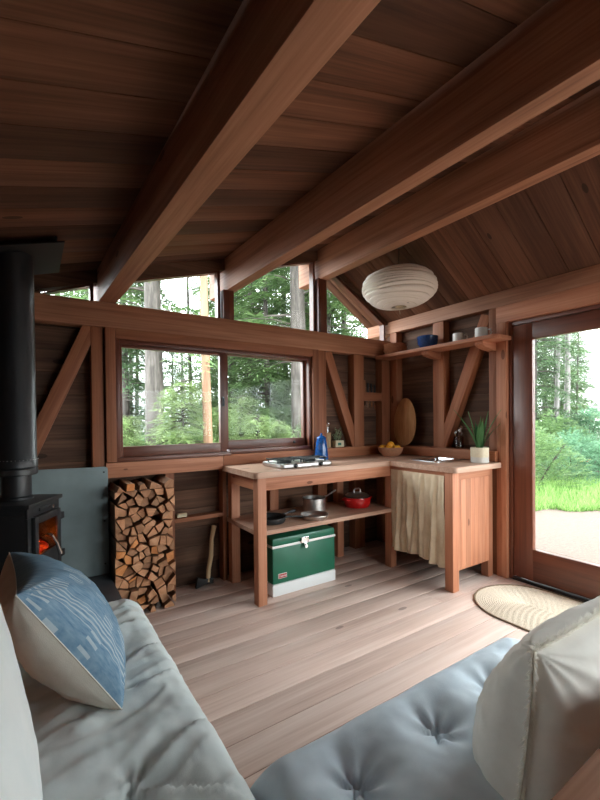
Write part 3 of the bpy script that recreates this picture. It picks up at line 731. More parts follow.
q = MB(); q.tube([(1.572, 2.622, .533), (1.62, 2.632, .54), (1.70, 2.648, .545)], [.011, .008, .012], 8); q.build('handle', M['black'], sp)
rp = thing('red_pot', 'red enamel pot with black lid rim on the lower shelf', 'pot', (2.32, 2.62, .5))
c = (2.32, 2.62, 0)
q = MB(); q.lathe([(.085, .501), (.10, .506), (.112, .535), (.114, .575), (.111, .59), (.108, .588)], c, 36); q.build('pot_body', M['red'], rp)
q = MB(); q.lathe([(.113, .589), (.115, .594), (.112, .599), (.105, .598)], c, 36); lr = q.build('lid_rim', M['black'], rp)
q = MB(); q.lathe([(.105, .597), (.085, .612), (.05, .622), (.002, .626)], c, 36); li = q.build('lid', M['steel'], rp)
q = MB(); q.tube([(2.285, 2.62, .618), (2.285, 2.62, .645), (2.30, 2.62, .656), (2.34, 2.62, .656), (2.355, 2.62, .645), (2.355, 2.62, .618)], .006, 8); q.build('lid_handle', M['steel'], li)
for s_ in (-1, 1):
    q = MB(); q.tube([(2.32+s_*.108, 2.59, .572), (2.32+s_*.135, 2.593, .574), (2.32+s_*.14, 2.62, .574), (2.32+s_*.135, 2.647, .574), (2.32+s_*.108, 2.65, .572)], .008, 8); q.build('side_handle', M['red'], rp)

# cooler
co = thing('cooler', 'green and white steel cooler box under the counter', 'cooler', (1.66, 2.64, 0))
X0, X1, Y0, Y1 = 1.40, 1.955, 2.47, 2.72
q = MB(); q.box((X0, Y0, .088), (X1, Y1, .345), 0, .012); q.build('body', M['green'], co)
q = MB(); q.box((X0-.003, Y0-.003, .001), (X1+.003, Y1+.003, .087), 0, .01); q.build('base', M['white'], co)
q = MB(); q.box((X0, Y0, .355), (X1, Y1, .412), 0, .016); ld = q.build('lid', M['green'], co)
q = MB(); q.box((X0-.004, Y0-.004, .343), (X1+.004, Y1+.004, .359), 0, .003); q.build('lid_band', M['badge'], ld)
q = MB(); q.box((1.635, Y0-.016, .346), (1.70, Y0-.004, .39), 0, .004); q.box((1.655, Y0-.022, .315), (1.68, Y0-.006, .35), 2, .004); q.tube([(1.6675, Y0-.03, .325), (1.6675, Y0-.012, .325)], .014, 14); q.build('latch', M['chrome'], co)
bx, bz, bw, bh = 1.478, .142, .036, .017
q = MB(); q.box((bx-bw, Y0-.003, bz-bh), (bx+bw, Y0-.0002, bz+bh), 0, .004); bd = q.build('badge', M['badge'], co); bd['label'] = 'small silver maker badge'
q = MB(); q.box((bx-bw+.003, Y0-.0042, bz-bh+.003), (bx+bw-.003, Y0-.003, bz+bh-.003), 0, .002); q.build('badge_field', M['badgered'], bd)
tc = bpy.data.curves.new('badge_text', 'FONT'); tc.body = 'Coleman'; tc.size = .018; tc.extrude = .0006; tc.align_x = 'CENTER'; tc.align_y = 'CENTER'; tc.shear = .2
to = bpy.data.objects.new('tmp', tc); C.objects.link(to)
dg = bpy.context.evaluated_depsgraph_get(); me = bpy.data.meshes.new_from_object(to.evaluated_get(dg)); bpy.data.objects.remove(to)
R = Matrix.Translation((bx, Y0-.0048, bz)) @ Matrix.Rotation(PI/2, 4, 'X'); q = MB(); q.add([R @ v.co for v in me.vertices], [tuple(p.vertices) for p in me.polygons]); q.build('badge_lettering', M['white'], bd, smooth=False)

# axe
ax = thing('axe', 'axe with pale wooden handle standing on its head against the wall', 'axe', (1.06, 2.93, 0))
q = MB()
pts = [(1.098, 2.93, .035), (1.106, 2.935, .12), (1.135, 2.955, .22), (1.152, 2.985, .33), (1.175, 3.005, .40), (1.185, 3.012, .428)]
q.tube(pts, [.017, .017, .018, .016, .019, .02], 12); q.build('handle', M['axewood'], ax)
q = MB(); q.prism([(1.0, .004), (1.015, .085), (1.07, .062), (1.138, .064), (1.138, .018), (1.07, .02)], 1, 2.915, 2.945, bev=.004); q.build('axe_head', M['black'], ax)
q = MB(); q.box((.885, 2.965, .5365), (.96, 3.0, .566), 0, .008)
tag(q.build('matchbox', M['cream']), 'small cream box on the low wall ledge beside the firewood', 'box')

# ------------------------------------------------------------------ mug shelf
ms = thing('wall_shelf', 'wooden shelf high on the door wall holding bowls and mugs', 'shelf', (3.0, 2.3, 1.842))
q = MB(); r = .05; pl = [(3.158, 2.945), (2.858, 2.945)]+[(2.858+r-r*math.cos(PI/2*i/6), 1.69+r-r*math.sin(PI/2*i/6)) for i in range(7)]+[(3.158, 1.69)]
pl = [(a, b) for a, b in pl if True]
# notch shelf to stop in front of the studs
pl = [(3.066, 2.945), (2.858, 2.945)]+[(2.858+r-r*math.cos(PI/2*i/6), 1.69+r-r*math.sin(PI/2*i/6)) for i in range(7)]+[(3.066, 1.69)]
q.prism(pl, 2, 1.842, 1.872, 1, .003); q.build('board', M['redwood'], ms)
for yy in (2.36, 1.845):
    q = MB(); q.prism([(3.066, 1.841), (2.885, 1.841), (2.885, 1.815), (2.905, 1.80), (2.97, 1.787), (3.066, 1.778)], 1, yy-.035, yy+.035, 0, .004); q.build('bracket', M['redwood'], ms)
for i in range(3):
    r = .118-.004*i; z0 = 1.8725+i*.026
    q = MB(); q.lathe([(.06, z0), (r-.02, z0+.006), (r, z0+.042), (r-.004, z0+.044), (r-.012, z0+.038), (r-.03, z0+.0255), (.002, z0+.0255)], (2.955, 2.77, 0), 36)
    tag(q.build('wooden_bowl', M['bowlwood']), ['bottom wooden bowl of the nested stack on the mug shelf', 'middle wooden bowl of the nested stack on the mug shelf', 'top wooden bowl of the nested stack on the mug shelf'][i], 'bowl', 'stacked wooden bowls')
q = MB(); q.lathe([(.05, 1.8725), (.06, 1.874), (.085, 1.91), (.092, 1.975), (.089, 1.977), (.086, 1.972), (.078, 1.915), (.05, 1.885), (.002, 1.883)], (2.955, 2.385, 0), 36)
tag(q.build('blue_bowl', M['bowlblue']), 'dark blue speckled bowl on the mug shelf', 'bowl')
for i, (yy, r, h, a) in enumerate(((2.07, .044, .072, -.5), (1.865, .046, .078, -.5))):
    mg = thing('mug', ['white mug near the middle of the mug shelf', 'white mug at the door end of the mug shelf'][i], 'mug', (2.95, yy, 1.872), group='white mugs on the wall shelf')
    q = MB(); z = 1.8725; q.lathe([(r-.004, z), (r, z+.004), (r, z+h), (r-.002, z+h+.002), (r-.004, z+h), (r-.004, z+.008), (.002, z+.006)], (2.95, yy, 0), 28); q.build('mug_body', M['mug'], mg)
    d = V((.35, -.94, 0)); b = V((2.95, yy, z)); q = MB(); q.tube([b+d*(r-.002)+V((0, 0, h*.82)), b+d*(r+.022)+V((0, 0, h*.8)), b+d*(r+.028)+V((0, 0, h*.5)), b+d*(r+.018)+V((0, 0, h*.25)), b+d*(r-.002)+V((0, 0, h*.2))], .005, 8); q.build('handle', M['mug'], mg)

# ------------------------------------------------------------------ paper lantern
lx, ly, lz = 2.455, 2.255, 2.285; a_, b_ = .272, .155
lt = thing('paper_lantern', 'white ribbed paper lantern hanging from the ceiling', 'lantern', (lx, ly, lz))
rr = random.Random(4); rings = [-.98]
while rings[-1] < .97: rings.append(min(.98, rings[-1]+rr.choice((.11, .15, .19, .24))*(1 if abs(rings[-1]) < .7 else .6)))
prof = []
for r0, r1 in zip(rings, rings[1:]):
    for k in range(8):
        s_ = k/8; zz = r0+(r1-r0)*s_; rad = math.sqrt(max(0, 1-abs(zz)**2.2)); prof.append((a_*(rad)*(1+.07*abs(math.sin(PI*s_))**.7)+.002, zz*b_))
q = MB(); n = 64
def lan(u, v):
    i = min(len(prof)-1, int(round(v*(len(prof)-1)))); rad, zz = prof[i]; a = u*2*PI
    wv = 1+.006*noise.noise(V((math.cos(a)*3, math.sin(a)*3, zz*30)))
    return (lx+rad*wv*math.cos(a), ly+rad*wv*math.sin(a), lz+zz+.006*math.sin(a*2+zz*40)*rad/a_)
q.grid(lan, n, len(prof)-1, True); sh = q.build('paper_shade', M['paper'], lt, ang=40)
q = MB(); 
for i in range(0, len(prof), 8):
    rad, zz = prof[i]; q.tube([V(lan(k/48, i/(len(prof)-1)))*1.0 for k in range(49)], .0012, 5, False)
q.build('rib_wire', M['cream'], sh)
q = MB(); q.lathe([(.03, lz-b_*.99), (.032, lz-b_*.99+.006), (.03, lz-b_*.99+.008)], (lx, ly, 0), 20); q.build('bottom_ring', M['cream'], lt)
q = MB(); q.tube([(lx, ly, lz+b_*.9), (lx, ly, ceil_z(lx)-.012)], .0025, 6); q.build('cord', M['inkblack'], lt)
q = MB(); q.lathe([(.03, ceil_z(lx)-.03), (.03, ceil_z(lx)-.012), (.02, ceil_z(lx)-.008)], (lx, ly, 0), 20); q.build('ceiling_rose', M['black'], lt)
q = MB(); q.tube([(lx, ly, lz-b_), (lx+.01, ly, lz-b_-.05)], .0012, 5); q.build('pull_thread', M['cream'], lt)
# small printed mark under the shade
q = MB()
for k, (o1, l1) in enumerate(((-.022, .008), (-.011, .006), (-.002, .010), (.010, .006), (.018, .006))):
    ang0 = -1.78; p = lambda t: (lx+math.cos(ang0+t*2)*.115, ly+math.sin(ang0+t*2)*.115, lz-b_*.9-.004)
    q.tube([p(o1*2), p((o1+l1)*2)], .0022, 5)
q.build('maker_mark', M['inkblack'], sh)

# ------------------------------------------------------------------ wood stove corner
q = MB(); q.box((XL+.005, 2.0, 0.001), (.418, 2.93, .25), 0, .006)
tag(q.build('hearth', M['hearth']), 'low dark slate hearth under the wood stove', 'hearth')
q = MB(); r = .02; pl = [(XL+.01, .252), (.418, .252), (.418, .955-r)]+[(.418-r+r*math.cos(PI/2*i/5), .955-r+r*math.sin(PI/2*i/5)) for i in range(6)]+[(XL+.01, .975)]
q.prism(pl, 1, 2.915, 2.921, 0); hs = tag(q.build('heat_shield', M['shield'], smooth=False), 'grey blue sheet metal heat shield on the wall behind the stove', 'heat shield')
for (x, z) in ((.395, .92), (.395, .60), (.395, .32)):
    q = MB(); q.lathe([(.006, 0), (.005, .003), (.001, .004)], n=10, mat=Matrix.Translation((x, 2.915, z)) @ Matrix.Rotation(PI/2, 4, 'X')); q.build('screw', M['black'], hs)
q = MB(); xa, xb = -.42, .155
q.prism([(xa, ceil_z(xa)-.045), (xb, ceil_z(xb)-.045), (xb, ceil_z(xb)-.038), (xa, ceil_z(xa)-.038)], 1, 2.33, 2.82, 0)
cs = tag(q.build('ceiling_heat_shield', M['stove'], smooth=False), 'flat black metal plate under the ceiling around the stove pipe', 'heat shield')
for (x, yy) in ((.12, 2.37), (.12, 2.78), (-.38, 2.37), (-.38, 2.78)):
    q = MB(); q.tube([(x, yy, ceil_z(x)-.04), (x, yy, ceil_z(x)-.001)], .006, 8); q.build('spacer', M['stove'], cs)
st = thing('wood_stove', 'black wood burning stove with a glowing fire and chrome handle', 'stove', (.052, 2.412, .25), math.radians(60.5), local=True)
W, D = .142, .34
q = MB()   # hollow body, local coordinates, front at y=0
q.box((-W, .012, .07), (W, D, .10), 0, .004); q.box((-W, .012, .56), (W, D, .592), 0, .004)
q.box((-W, .012, .10), (-W+.02, D, .56), 2, .003); q.box((W-.02, .012, .10), (W, D, .56), 2, .003); q.box((-W+.02, D-.02, .10), (W-.02, D, .56), 2, .003)
q.box((-W, .0, .07), (W, .012, .245), 0, .003); q.box((-W, 0, .545), (W, .012, .592), 0, .003); q.box((-W, 0, .245), (-W+.05, .012, .545), 2, .002); q.box((W-.05, 0, .245), (W, .012, .545), 2, .002)
q.build('body', M['stove'], st, local=True)
q = MB(); q.box((-W-.012, -.014, .592), (W+.012, D+.01, .612), 0, .004); q.build('top_plate', M['stove'], st, local=True)
q = MB(); x0, x1, z0, z1, ga, gb, gc, gd = -.115, .12, .25, .545, -.085, .085, .355, .51
q.box((x0, -.02, z0), (ga, 0, z1), 2, .004); q.box((gb, -.02, z0), (x1, 0, z1), 2, .004); q.box((ga, -.02, z0), (gb, 0, gc), 0, .004); q.box((ga, -.02, gd), (gb, 0, z1), 0, .004)
dr = q.build('door', M['stove'], st, local=True)
q = MB(); q.box((ga, -.012, gc), (gb, -.008, gd), 0, 0); q.build('door_glass', M['stoveglass'], dr, local=True)
q = MB(); q.tube([(-.02, -.02, .44), (-.02, -.045, .435)], .008, 10); q.tube([(-.02, -.045, .437), (.01, -.052, .39), (.04, -.055, .325)], [.007, .008, .011], 10); q.build('door_handle', M['chrome'], dr, local=True)
for z in (.30, .50):
    q = MB(); q.box((x1-.004, -.022, z-.018), (W+.012, .004, z+.018), 2, .004); q.build('hinge', M['stove'], st, local=True)
for (x, z, wd) in ((.0, .57, .05), (.03, .20, .03)):
    q = MB(); q.box((x-wd, -.008, z-.008), (x+wd, 0, z+.008), 0, .003); sl = q.build('air_slider', M['black'], st, local=True)
    q = MB(); q.lathe([(.004, 0), (.005, .01), (.010, .014), (.009, .024), (.002, .027)], n=14, mat=Matrix.Translation((x+.03, -.006, z)) @ Matrix.Rotation(PI/2, 4, 'X')); q.build('air_knob', M['chrome'], sl, local=True)
for (x, yy) in ((-W+.03, .03), (W-.03, .03), (-W+.03, D-.03), (W-.03, D-.03)):
    q = MB(); q.tube([(x, yy, .002), (x, yy, .072)], [.018, .024], 12); q.build('leg', M['stove'], st, local=True)
q = MB(); rr = random.Random(9)
for i in range(14): 
    p = V((rr.uniform(-.1, .1), rr.uniform(.05, .2), .345+rr.uniform(-.01, .03))); q.lathe([(.004, -.02), (.025, -.012), (.028, .005), (.012, .02), (.002, .022)], p, 7)
eb = q.build('ember_bed', M['ember'], st, local=True)
for (x, yy, z, h, r) in ((-.045, .03, .385, .085, .020), (-.02, .045, .38, .06, .014), (.03, .06, .375, .05, .013), (-.062, .045, .375, .065, .013)):
    q = MB(); q.tube([(x, yy, z), (x+.004, yy, z+h*.25), (x-.004, yy, z+h*.55), (x+.012, yy, z+h*.85), (x+.016, yy, z+h)], [r*.7, r, r*.75, r*.35, .001], 10); q.build('flame', M['flame'], st, local=True)
for (a, b) in (((-.11, .10, .345), (.1, .16, .39)), ((.11, .09, .35), (-.05, .2, .40))):
    q = MB(); q.tube([a, b], .03, 9); q.build('burning_log', M['ember'], st, local=True)
sp = thing('stove_pipe', 'black stove pipe rising from the wood stove to the ceiling', 'stove pipe', (-.064, 2.503, .862))
q = MB(); q.lathe([(.074, .863), (.074, .875), (.066, .88), (.066, .985)], (-.064, 2.503, 0), 36); q.build('pipe_collar', M['pipe'], sp)
q = MB(); q.lathe([(.088, .985), (.094, .99), (.094, 1.015), (.09, 1.02), (.094, 1.025), (.094, 1.06), (.0905, 1.065), (.0905, 2.09)], (-.064, 2.503, 0), 40)
for p in q.v:
    p.z = min(p.z, ceil_z(p.x)-.047)
q.build('pipe', M['pipe'], sp)
q = MB()
for k in range(36):
    a = 2*PI*k/36; q.lathe([(.002, -.001), (.002, .001)], (-.064+.0945*math.cos(a), 2.503+.0945*math.sin(a), 1.062), 6)
q.build('rivet_ring', M['alu'], sp)

# firewood: split logs packed from irregular cells
rr = random.Random(21)
PX0, PX1, PZ1 = .428, .797, .862
sites = []; nr, nc = 15, 7
for j in range(nr):
    for i in range(nc): sites.append([PX0+(i+.5+.5*(j % 2)-.25+rr.uniform(-.46, .46))*(PX1-PX0)/nc, .002+(j+.5+rr.uniform(-.46, .46))*(PZ1-.06)/nr])
def cell(k):
    a = V(sites[k]); poly = [V((PX0, .002)), V((PX1, .002)), V((PX1, PZ1-.058)), V((PX0, PZ1-.058))]
    for j, b in enumerate(sites):
        if j == k: continue
        b = V(b)
        if (b-a).length > .22: continue
        mid = (a+b)/2; nn = b-a; out = []
        for i in range(len(poly)):
            p, q2 = poly[i], poly[(i+1) % len(poly)]; dp, dq = (p-mid).dot(nn), (q2-mid).dot(nn)
            if dp <= 0: out.append(p)
            if dp*dq < 0: out.append(p+(q2-p)*(dp/(dp-dq)))
        poly = out
        if len(poly) < 3: return None
    return poly
logs = []
def make_log(poly, yf, yb, end, label, skew=0, bark=False):
    q = MB(); n = len(poly); cx = sum(p[0] for p in poly)/n; cz = sum(p[1] for p in poly)/n
    vs = [V((p[0], yf, p[1])) for p in poly]+[V((p[0]+skew, yb, p[1])) for p in poly]
    bm = bmesh.new(); bv = [bm.verts.new(v) for v in vs]
    bm.faces.new(bv[:n]); bm.faces.new(bv[n:][::-1])
    for i in range(n): bm.faces.new((bv[i], bv[i+n], bv[(i+1) % n+n], bv[(i+1) % n]))
    bmesh.ops.recalc_face_normals(bm, faces=bm.faces[:]); bmesh.ops.bevel(bm, geom=bm.edges[:], offset=.0025, segments=1, affect='EDGES')
    off = V((rr.uniform(-50, 50), rr.uniform(-50, 50), rr.uniform(-50, 50))); an = rr.uniform(0, 3.14)
    bm.normal_update(); mi = [0 if abs(f_.normal.y) > .6 else 1 for f_ in bm.faces]
    o0 = len(q.mi); ca, sa = math.cos(an), math.sin(an)
    q.bm_add(bm, lambda p: V((p.x*ca+p.z*sa, p.z*ca-p.x*sa, p.y))+off, rr.random()); q.mi[o0:] = mi
    o = q.build('firewood_log', [M[end], M['bark' if bark else 'logside']], smooth=False)
    return tag(o, label, 'log', 'split firewood logs in the stack')
for k in range(len(sites)):
    poly = cell(k)
    if not poly: continue
    j, i = k//nc, k % nc; n = len(poly); c = sum(poly, V((0, 0)))/n
    out = []
    for p in poly:
        d = c-p; out.append(p+d.normalized()*min(.0035, d.length*.2))
    # drop tiny corners so logs keep three to five sides
    cl = [out[0]]
    for p in out[1:]:
        if (p-cl[-1]).length > .012: cl.append(p)
    mx_ = rr.choice((4, 4, 4, 5, 3))
    while len(cl) > mx_:
        ar = [abs((cl[i-1]-cl[i]).cross(cl[(i+1) % len(cl)]-cl[i])) for i in range(len(cl))]; cl.pop(ar.index(min(ar)))
    if len(cl) < 3: cl = out
    lb = 'split log in the bottom layer of the firewood stack' if j == 0 else ('split log along the left edge of the firewood stack' if i == 0 else ('split log along the right edge of the firewood stack' if i == nc-1 else 'split log in the middle of the firewood stack'))
    if j == nr-1: lb = 'split log in the top full layer of the firewood stack'
    e = 'logend'; bk = False
    if k == 5: lb, e, bk = 'dark bark covered log at the bottom right of the firewood stack', 'bark', True
    elif rr.random() < .08 and 0 < j < nr-1: e = 'logorange'; lb = 'orange ended split log inside the firewood stack'
    make_log([(p.x, p.y) for p in cl], 2.75+rr.uniform(-.035, .03), 3.03, e, lb, 0, bk)
top = PZ1-.057
for poly, e, lb in (([(.50, top), (.548, top), (.552, top+.042), (.505, top+.046)], 'logorange', 'orange ended log lying loose on top left of the firewood stack'),
                    ([(.735, top), (.79, top), (.795, top+.05), (.765, top+.056), (.73, top+.03)], 'logend', 'pale split log lying on the top right of the firewood stack'),
                    ([(.44, top), (.49, top), (.455, top+.035)], 'logend', 'small wedge shaped log on the top left corner of the firewood stack'),
                    ([(.58, top), (.63, top), (.612, top+.04), (.585, top+.03)], 'logend', 'split log lying on top middle of the firewood stack'),
                    ([(.64, top), (.725, top), (.722, top+.016), (.655, top+.048)], 'logend', 'dark sided slanting log on top of the firewood stack')):
    make_log(poly, 2.745+rr.uniform(-.02, .02), 3.02, e, lb)

# ------------------------------------------------------------------ soft furniture
def fbm(p, o=4): return noise.fractal(p, 1.0, 2.0, o)
def mattress(q, x0, x1, y0, y1, z0, z1, tufts, tr, td, r=.09, wr=.01, seed=0, nx=110, ny=90, creases=()):
    cx, cy, hz, zm = (x0+x1)/2, (y0+y1)/2, (z1-z0)/2, (z0+z1)/2
    def ease(s_): return .5-.5*math.cos(PI*s_) if True else s_
    def prof(d): return math.sqrt(max(0, 1-(1-min(d/r, 1))**2))
    def mapc(s_, L):   # denser near edges
        e = s_*.55+ease(s_)*.45; return e*L
    def top(u, v):
        x, y = x0+mapc(u, x1-x0), y0+mapc(v, y1-y0)
        p = prof(x-x0)*prof(x1-x)*prof(y-y0)*prof(y1-y)
        z = zm+hz*p
        for (tx, ty) in tufts:
            dx, dy = x-tx, y-ty; rr_ = math.hypot(dx, dy); a = math.atan2(dy, dx)
            z -= td*(math.exp(-(rr_/tr)**1.3))*p*(1+.25*math.sin(a*6+tx*17)*math.exp(-rr_/tr*.8))
        w_ = fbm(V((x*5+seed, y*5, seed)))*wr+abs(noise.noise(V((x*9+seed, y*13, 3.3))))*wr*.8
        if wr > .008: w_ += .010*(1-abs(noise.noise(V((x*3+y*1.5, y*14-x*5, 5.1+seed)))*1.8))**3*(.3+.7*min(1, max(0, (x-x0)/(x1-x0))))
        for (ax, ay, bx, by, wd, dp) in creases:
            A, B = V((ax, ay)), V((bx, by)); t_ = max(0, min(1, (V((x, y))-A).dot(B-A)/(B-A).length_squared)); P_ = A+(B-A)*t_
            pr = V((-(B-A).y, (B-A).x)).normalized(); dd = (V((x, y))-P_).dot(pr)+.012*noise.noise(V((x*11, y*11, seed)))
            z += dp*math.exp(-(dd/wd)**2)*math.sin(PI*min(1, max(0, t_*.999+.0005)))**.5*(-1 if dd < 0 else 1.0)
        # side bulge
        e = (1-p)**2
        nx_, ny_ = noise.noise(V((y*7+seed, 1.7, 0))), noise.noise(V((x*7+seed, 4.7, 0)))
        return (x+.010*nx_*e, y+.010*ny_*e, z+w_*p)
    q.grid(top, nx, ny)
    def bot(u, v):
        x, y = x0+mapc(u, x1-x0), y0+mapc(v, y1-y0); p = prof(x-x0)*prof(x1-x)*prof(y-y0)*prof(y1-y)
        e = (1-p)**2; nx_, ny_ = noise.noise(V((y*7+seed, 1.7, 0))), noise.noise(V((x*7+seed, 4.7, 0)))
        return (x+.010*nx_*e, y+.010*ny_*e, zm-hz*min(1, p*1.6))
    q.grid(bot, nx//2*2, ny//2*2, flip=True)
# left daybed
bf = thing('daybed_frame', 'low wooden daybed frame under the left mattress', 'daybed', (.06, 1.0, 0))
q = MB(); q.box((-.26, .0, .20), (.37, 1.98, .235), 1); q.build('slat_base', M['redwood'], bf)
q = MB(); q.box((-.305, .0, .001), (-.265, 1.98, .72), 1); q.build('back_board', M['redwood'], bf)
for (x, yy) in ((-.2, .06), (.32, .06), (-.2, 1.9), (.32, 1.9)):
    q = MB(); q.box((x-.03, yy-.03, .001), (x+.03, yy+.03, .199), 2); q.build('leg', M['redwood'], bf)
q = MB()
mattress(q, -.262, .43, .02, 2.08, .236, .425, [(.19, 1.0), (.06, .5), (.1, 1.55)], .10, .05, .10, .012, 2.0, 90, 220,
         [(.42, 1.78, .12, 1.70, .03, .010), (.42, 1.60, .2, 1.45, .03, .010), (.43, 1.38, .15, 1.30, .035, .011), (.43, 1.12, .19, 1.0, .04, .011), (.42, .80, .19, 1.0, .04, .010), (.41, 1.95, .2, 1.88, .025, .008), (.0, .95, .19, 1.0, .03, .009)])
tag(q.build('mattress', M['matt'], ang=180), 'grey green daybed mattress on the left below the striped pillow', 'mattress')
# right daybed
rf = thing('sofa_frame', 'low wooden sofa frame with a back board under the right mattress', 'sofa', (1.02, .55, 0))
q = MB(); q.box((.46, .29, .16), (1.58, .86, .195), 0); q.build('slat_base', M['redwood'], rf)
q = MB(); q.box((.40, .225, .001), (1.70, .286, .70), 0, .006); q.build('back_board', M['beam'], rf)
for (x, yy) in ((.5, .82), (1.54, .82)):
    q = MB(); q.box((x-.03, yy-.03, .001), (x+.03, yy+.03, .159), 2); q.build('leg', M['redwood'], rf)
q = MB()
tf = [(x, yy) for x in (.655, .955, 1.255, 1.52) for yy in (.745, .46)]
mattress(q, .435, 1.63, .295, .93, .197, .405, tf, .085, .075, .10, .006, 9.0, 150, 100)
tag(q.build('mattress', M['mattblue'], ang=180), 'pale blue tufted mattress at the lower right', 'mattress')

def pillow_pt(u, v, wd, ht, th, side, seed, pinch=.06, wr=.006, pw=.42, sag=0):
    # u,v in -1..1 -> local point; thickness axis z
    x = wd/2*u*(1-pinch*(1-v*v)*abs(u)); y = ht/2*v*(1-pinch*(1-u*u)*abs(v))
    p = (max(0, 1-u*u)*max(0, 1-v*v))**pw
    c = math.hypot(1-abs(u), 1-abs(v)); a = math.atan2(1-abs(v), 1-abs(u))
    z = th/2*p*(1-sag*v)
    z += p*wr*(fbm(V((u*2.2+seed, v*2.2, side*3.1)))*1.6+abs(noise.noise(V((u*3+seed, v*5, 7.7+side)))))
    z += p**.5*wr*1.3*math.sin(a*14+seed)*math.exp(-c*2.2)
    return V((x, y, side*z))
def half(q, T, wd, ht, th, side, seed, n=70, **k):
    f_ = lambda s_: math.sin((s_-.5)*PI)*.6+(s_*2-1)*.4
    q.grid(lambda a, b: T @ pillow_pt(f_(a), f_(b), wd, ht, th, side, seed, **k), n, n, gfn=lambda a, b: V((f_(a)*wd/2, f_(b)*ht/2, side)), flip=(side < 0), rnd=.5)
def frame(c, xa, ya):
    x = V(xa).normalized(); z = x.cross(V(ya)).normalized(); y = z.cross(x); Mx = Matrix((x, y, z)).transposed().to_4x4(); Mx.translation = c; return Mx
# striped pillow
T = frame(V((.068, 1.472, .618)), V((-.03, .47, -.015)), V((-.24, .035, .38)))
pt = thing('striped_pillow', 'blue woven throw pillow with thin white dashes and a beige back', 'pillow', (.075, 1.5, .43))
q = MB(); half(q, T, .48, .455, .27, 1, 1.3, pw=.45); q.build('front_cover', M['ikat'], pt, ang=180)
q = MB(); half(q, T, .48, .455, .25, -1, 4.1, pw=.45); q.build('back_cover', M['beigecloth'], pt, ang=180)
def seam(q, T, wd, ht, r, n=40, pinch=.06):
    pts = []
    for (ua, va, ub, vb) in ((-1, -1, 1, -1), (1, -1, 1, 1), (1, 1, -1, 1), (-1, 1, -1, -1)):
        for i in range(n): s_ = i/n; pts.append(T @ pillow_pt(ua+(ub-ua)*s_, va+(vb-va)*s_, wd, ht, 0, 1, 0, pinch))
    q.tube(pts+[pts[0]], r, 6, False); return pts
q = MB(); seam(q, T, .48, .455, .0022); q.build('seam', M['beigecloth'], pt)
# white back cushion far left
T = frame(V((-.118, .545, .745)), V((0, 1, 0)), V((-.10, 0, 1)))
wc = thing('white_cushion', 'large white cushion at the left edge of the photo', 'cushion', (-.125, .5, .43))
q = MB(); half(q, T, .94, .64, .25, 1, 8.8, pw=.35, wr=.004); half(q, T, .94, .64, .22, -1, 2.8, pw=.35, wr=.004); q.build('cover', M['whitecloth'], wc, ang=180)
q = MB(); seam(q, T, .94, .64, .003); q.build('seam', M['whitecloth'], wc)
# fringed cushion lower right
T = frame(V((1.18, .462, .538)), V((1, 0, 0)), V((0, -.10, 1)))
fc = thing('fringed_cushion', 'big cream linen cushion with a frayed fringe leaning on the sofa back', 'cushion', (1.1, .46, .40))
q = MB(); half(q, T, .60, .44, .36, -1, 5.5, pw=.32, wr=.010, sag=.50); half(q, T, .60, .44, .22, 1, 6.6, pw=.36, wr=.008); q.build('cover', M['cream_cloth'], fc, ang=180)
q = MB(); pts = seam(q, T, .60, .44, .004); q.build('piping', M['cream_cloth'], fc)
q = MB(); rr = random.Random(8); cc = T.translation
for k in range(8000):
    i = rr.randrange(len(pts)); p = pts[i].lerp(pts[(i+1) % len(pts)], rr.random()); o = (p-cc).normalized()
    tg = (pts[(i+1) % len(pts)]-pts[i]).normalized(); L = rr.uniform(.008, .030)
    d1 = (o+tg*rr.uniform(-.9, .9)+T.to_3x3() @ V((0, 0, 1))*rr.uniform(-.2, 1.2)).normalized()*L; w_ = tg*.0012
    q.add([p-w_, p+w_, p+d1*.6+V((0, 0, .001)), p+d1+tg*rr.uniform(-.005, .005)], [(0, 1, 2), (1, 3, 2)])
fo = q.build('fringe', M['fringe'], fc, smooth=False); fo['kind'] = 'stuff'

# rug: braided half-long oval at the door
rg = thing('braided_rug', 'oval braided jute rug in front of the glass door', 'rug', (2.73, 1.05, 0))
RR, NB, NS = .325, 23, 150; yA, yB_ = 1.395, .72; cx = 2.73
def rug_pt(k, s_):      # ring distance k, param s
    Ls = yA-yB_; per = 2*Ls+2*PI*max(k, .0001); t_ = s_*per
    if t_ < PI*k: a = t_/max(k, 1e-6); return (cx+k*math.cos(a), yA+k*math.sin(a))
    t_ -= PI*k
    if t_ < Ls: return (cx-k, yA-t_)
    t_ -= Ls
    if t_ < PI*k: a = PI+t_/max(k, 1e-6); return (cx+k*math.cos(a), yB_+k*math.sin(a))
    t_ -= PI*k; return (cx+k, yB_+t_)
def rug_fn(u, v):
    k = RR*(1-v)+.0005; x, y = rug_pt(k, u); ph = v*NB
    z = .004+.005*abs(math.sin(PI*ph))*(.8+.2*math.sin(u*900*(k+.3)+math.floor(ph)*1.7))
    if v == 0: z = .001
    return (x, y, z)
q = MB(); q.grid(rug_fn, 360, NB*6, True); q.build('braid', M['rug'], rg, ang=180)
q = MB(); q.tube([(*rug_pt(RR+.004, s_/120), .006) for s_ in range(121)], .006, 6, False); q.build('edge_binding', M['rugdark'], rg)

# ------------------------------------------------------------------ outside
q = MB()
def gz(x, y): return -.17+.10*fbm(V((x*.12, y*.12, .5)))*min(1, max(0, (math.hypot(x-1, y-1)-5)/6))-.0
def gfn(u, v):
    x, y = -30+u*90, -30+v*90; inside = -1.3 < x < 3.3 and -2 < y < 3.2
    return (x, y, gz(x, y) - (.1 if inside else 0))
q.grid(gfn, 120, 120); struct(q.build('ground', M['ground'], loc=(0, 0, 0), ang=180), 'pale pinkish gravel ground outside the door', 'ground')

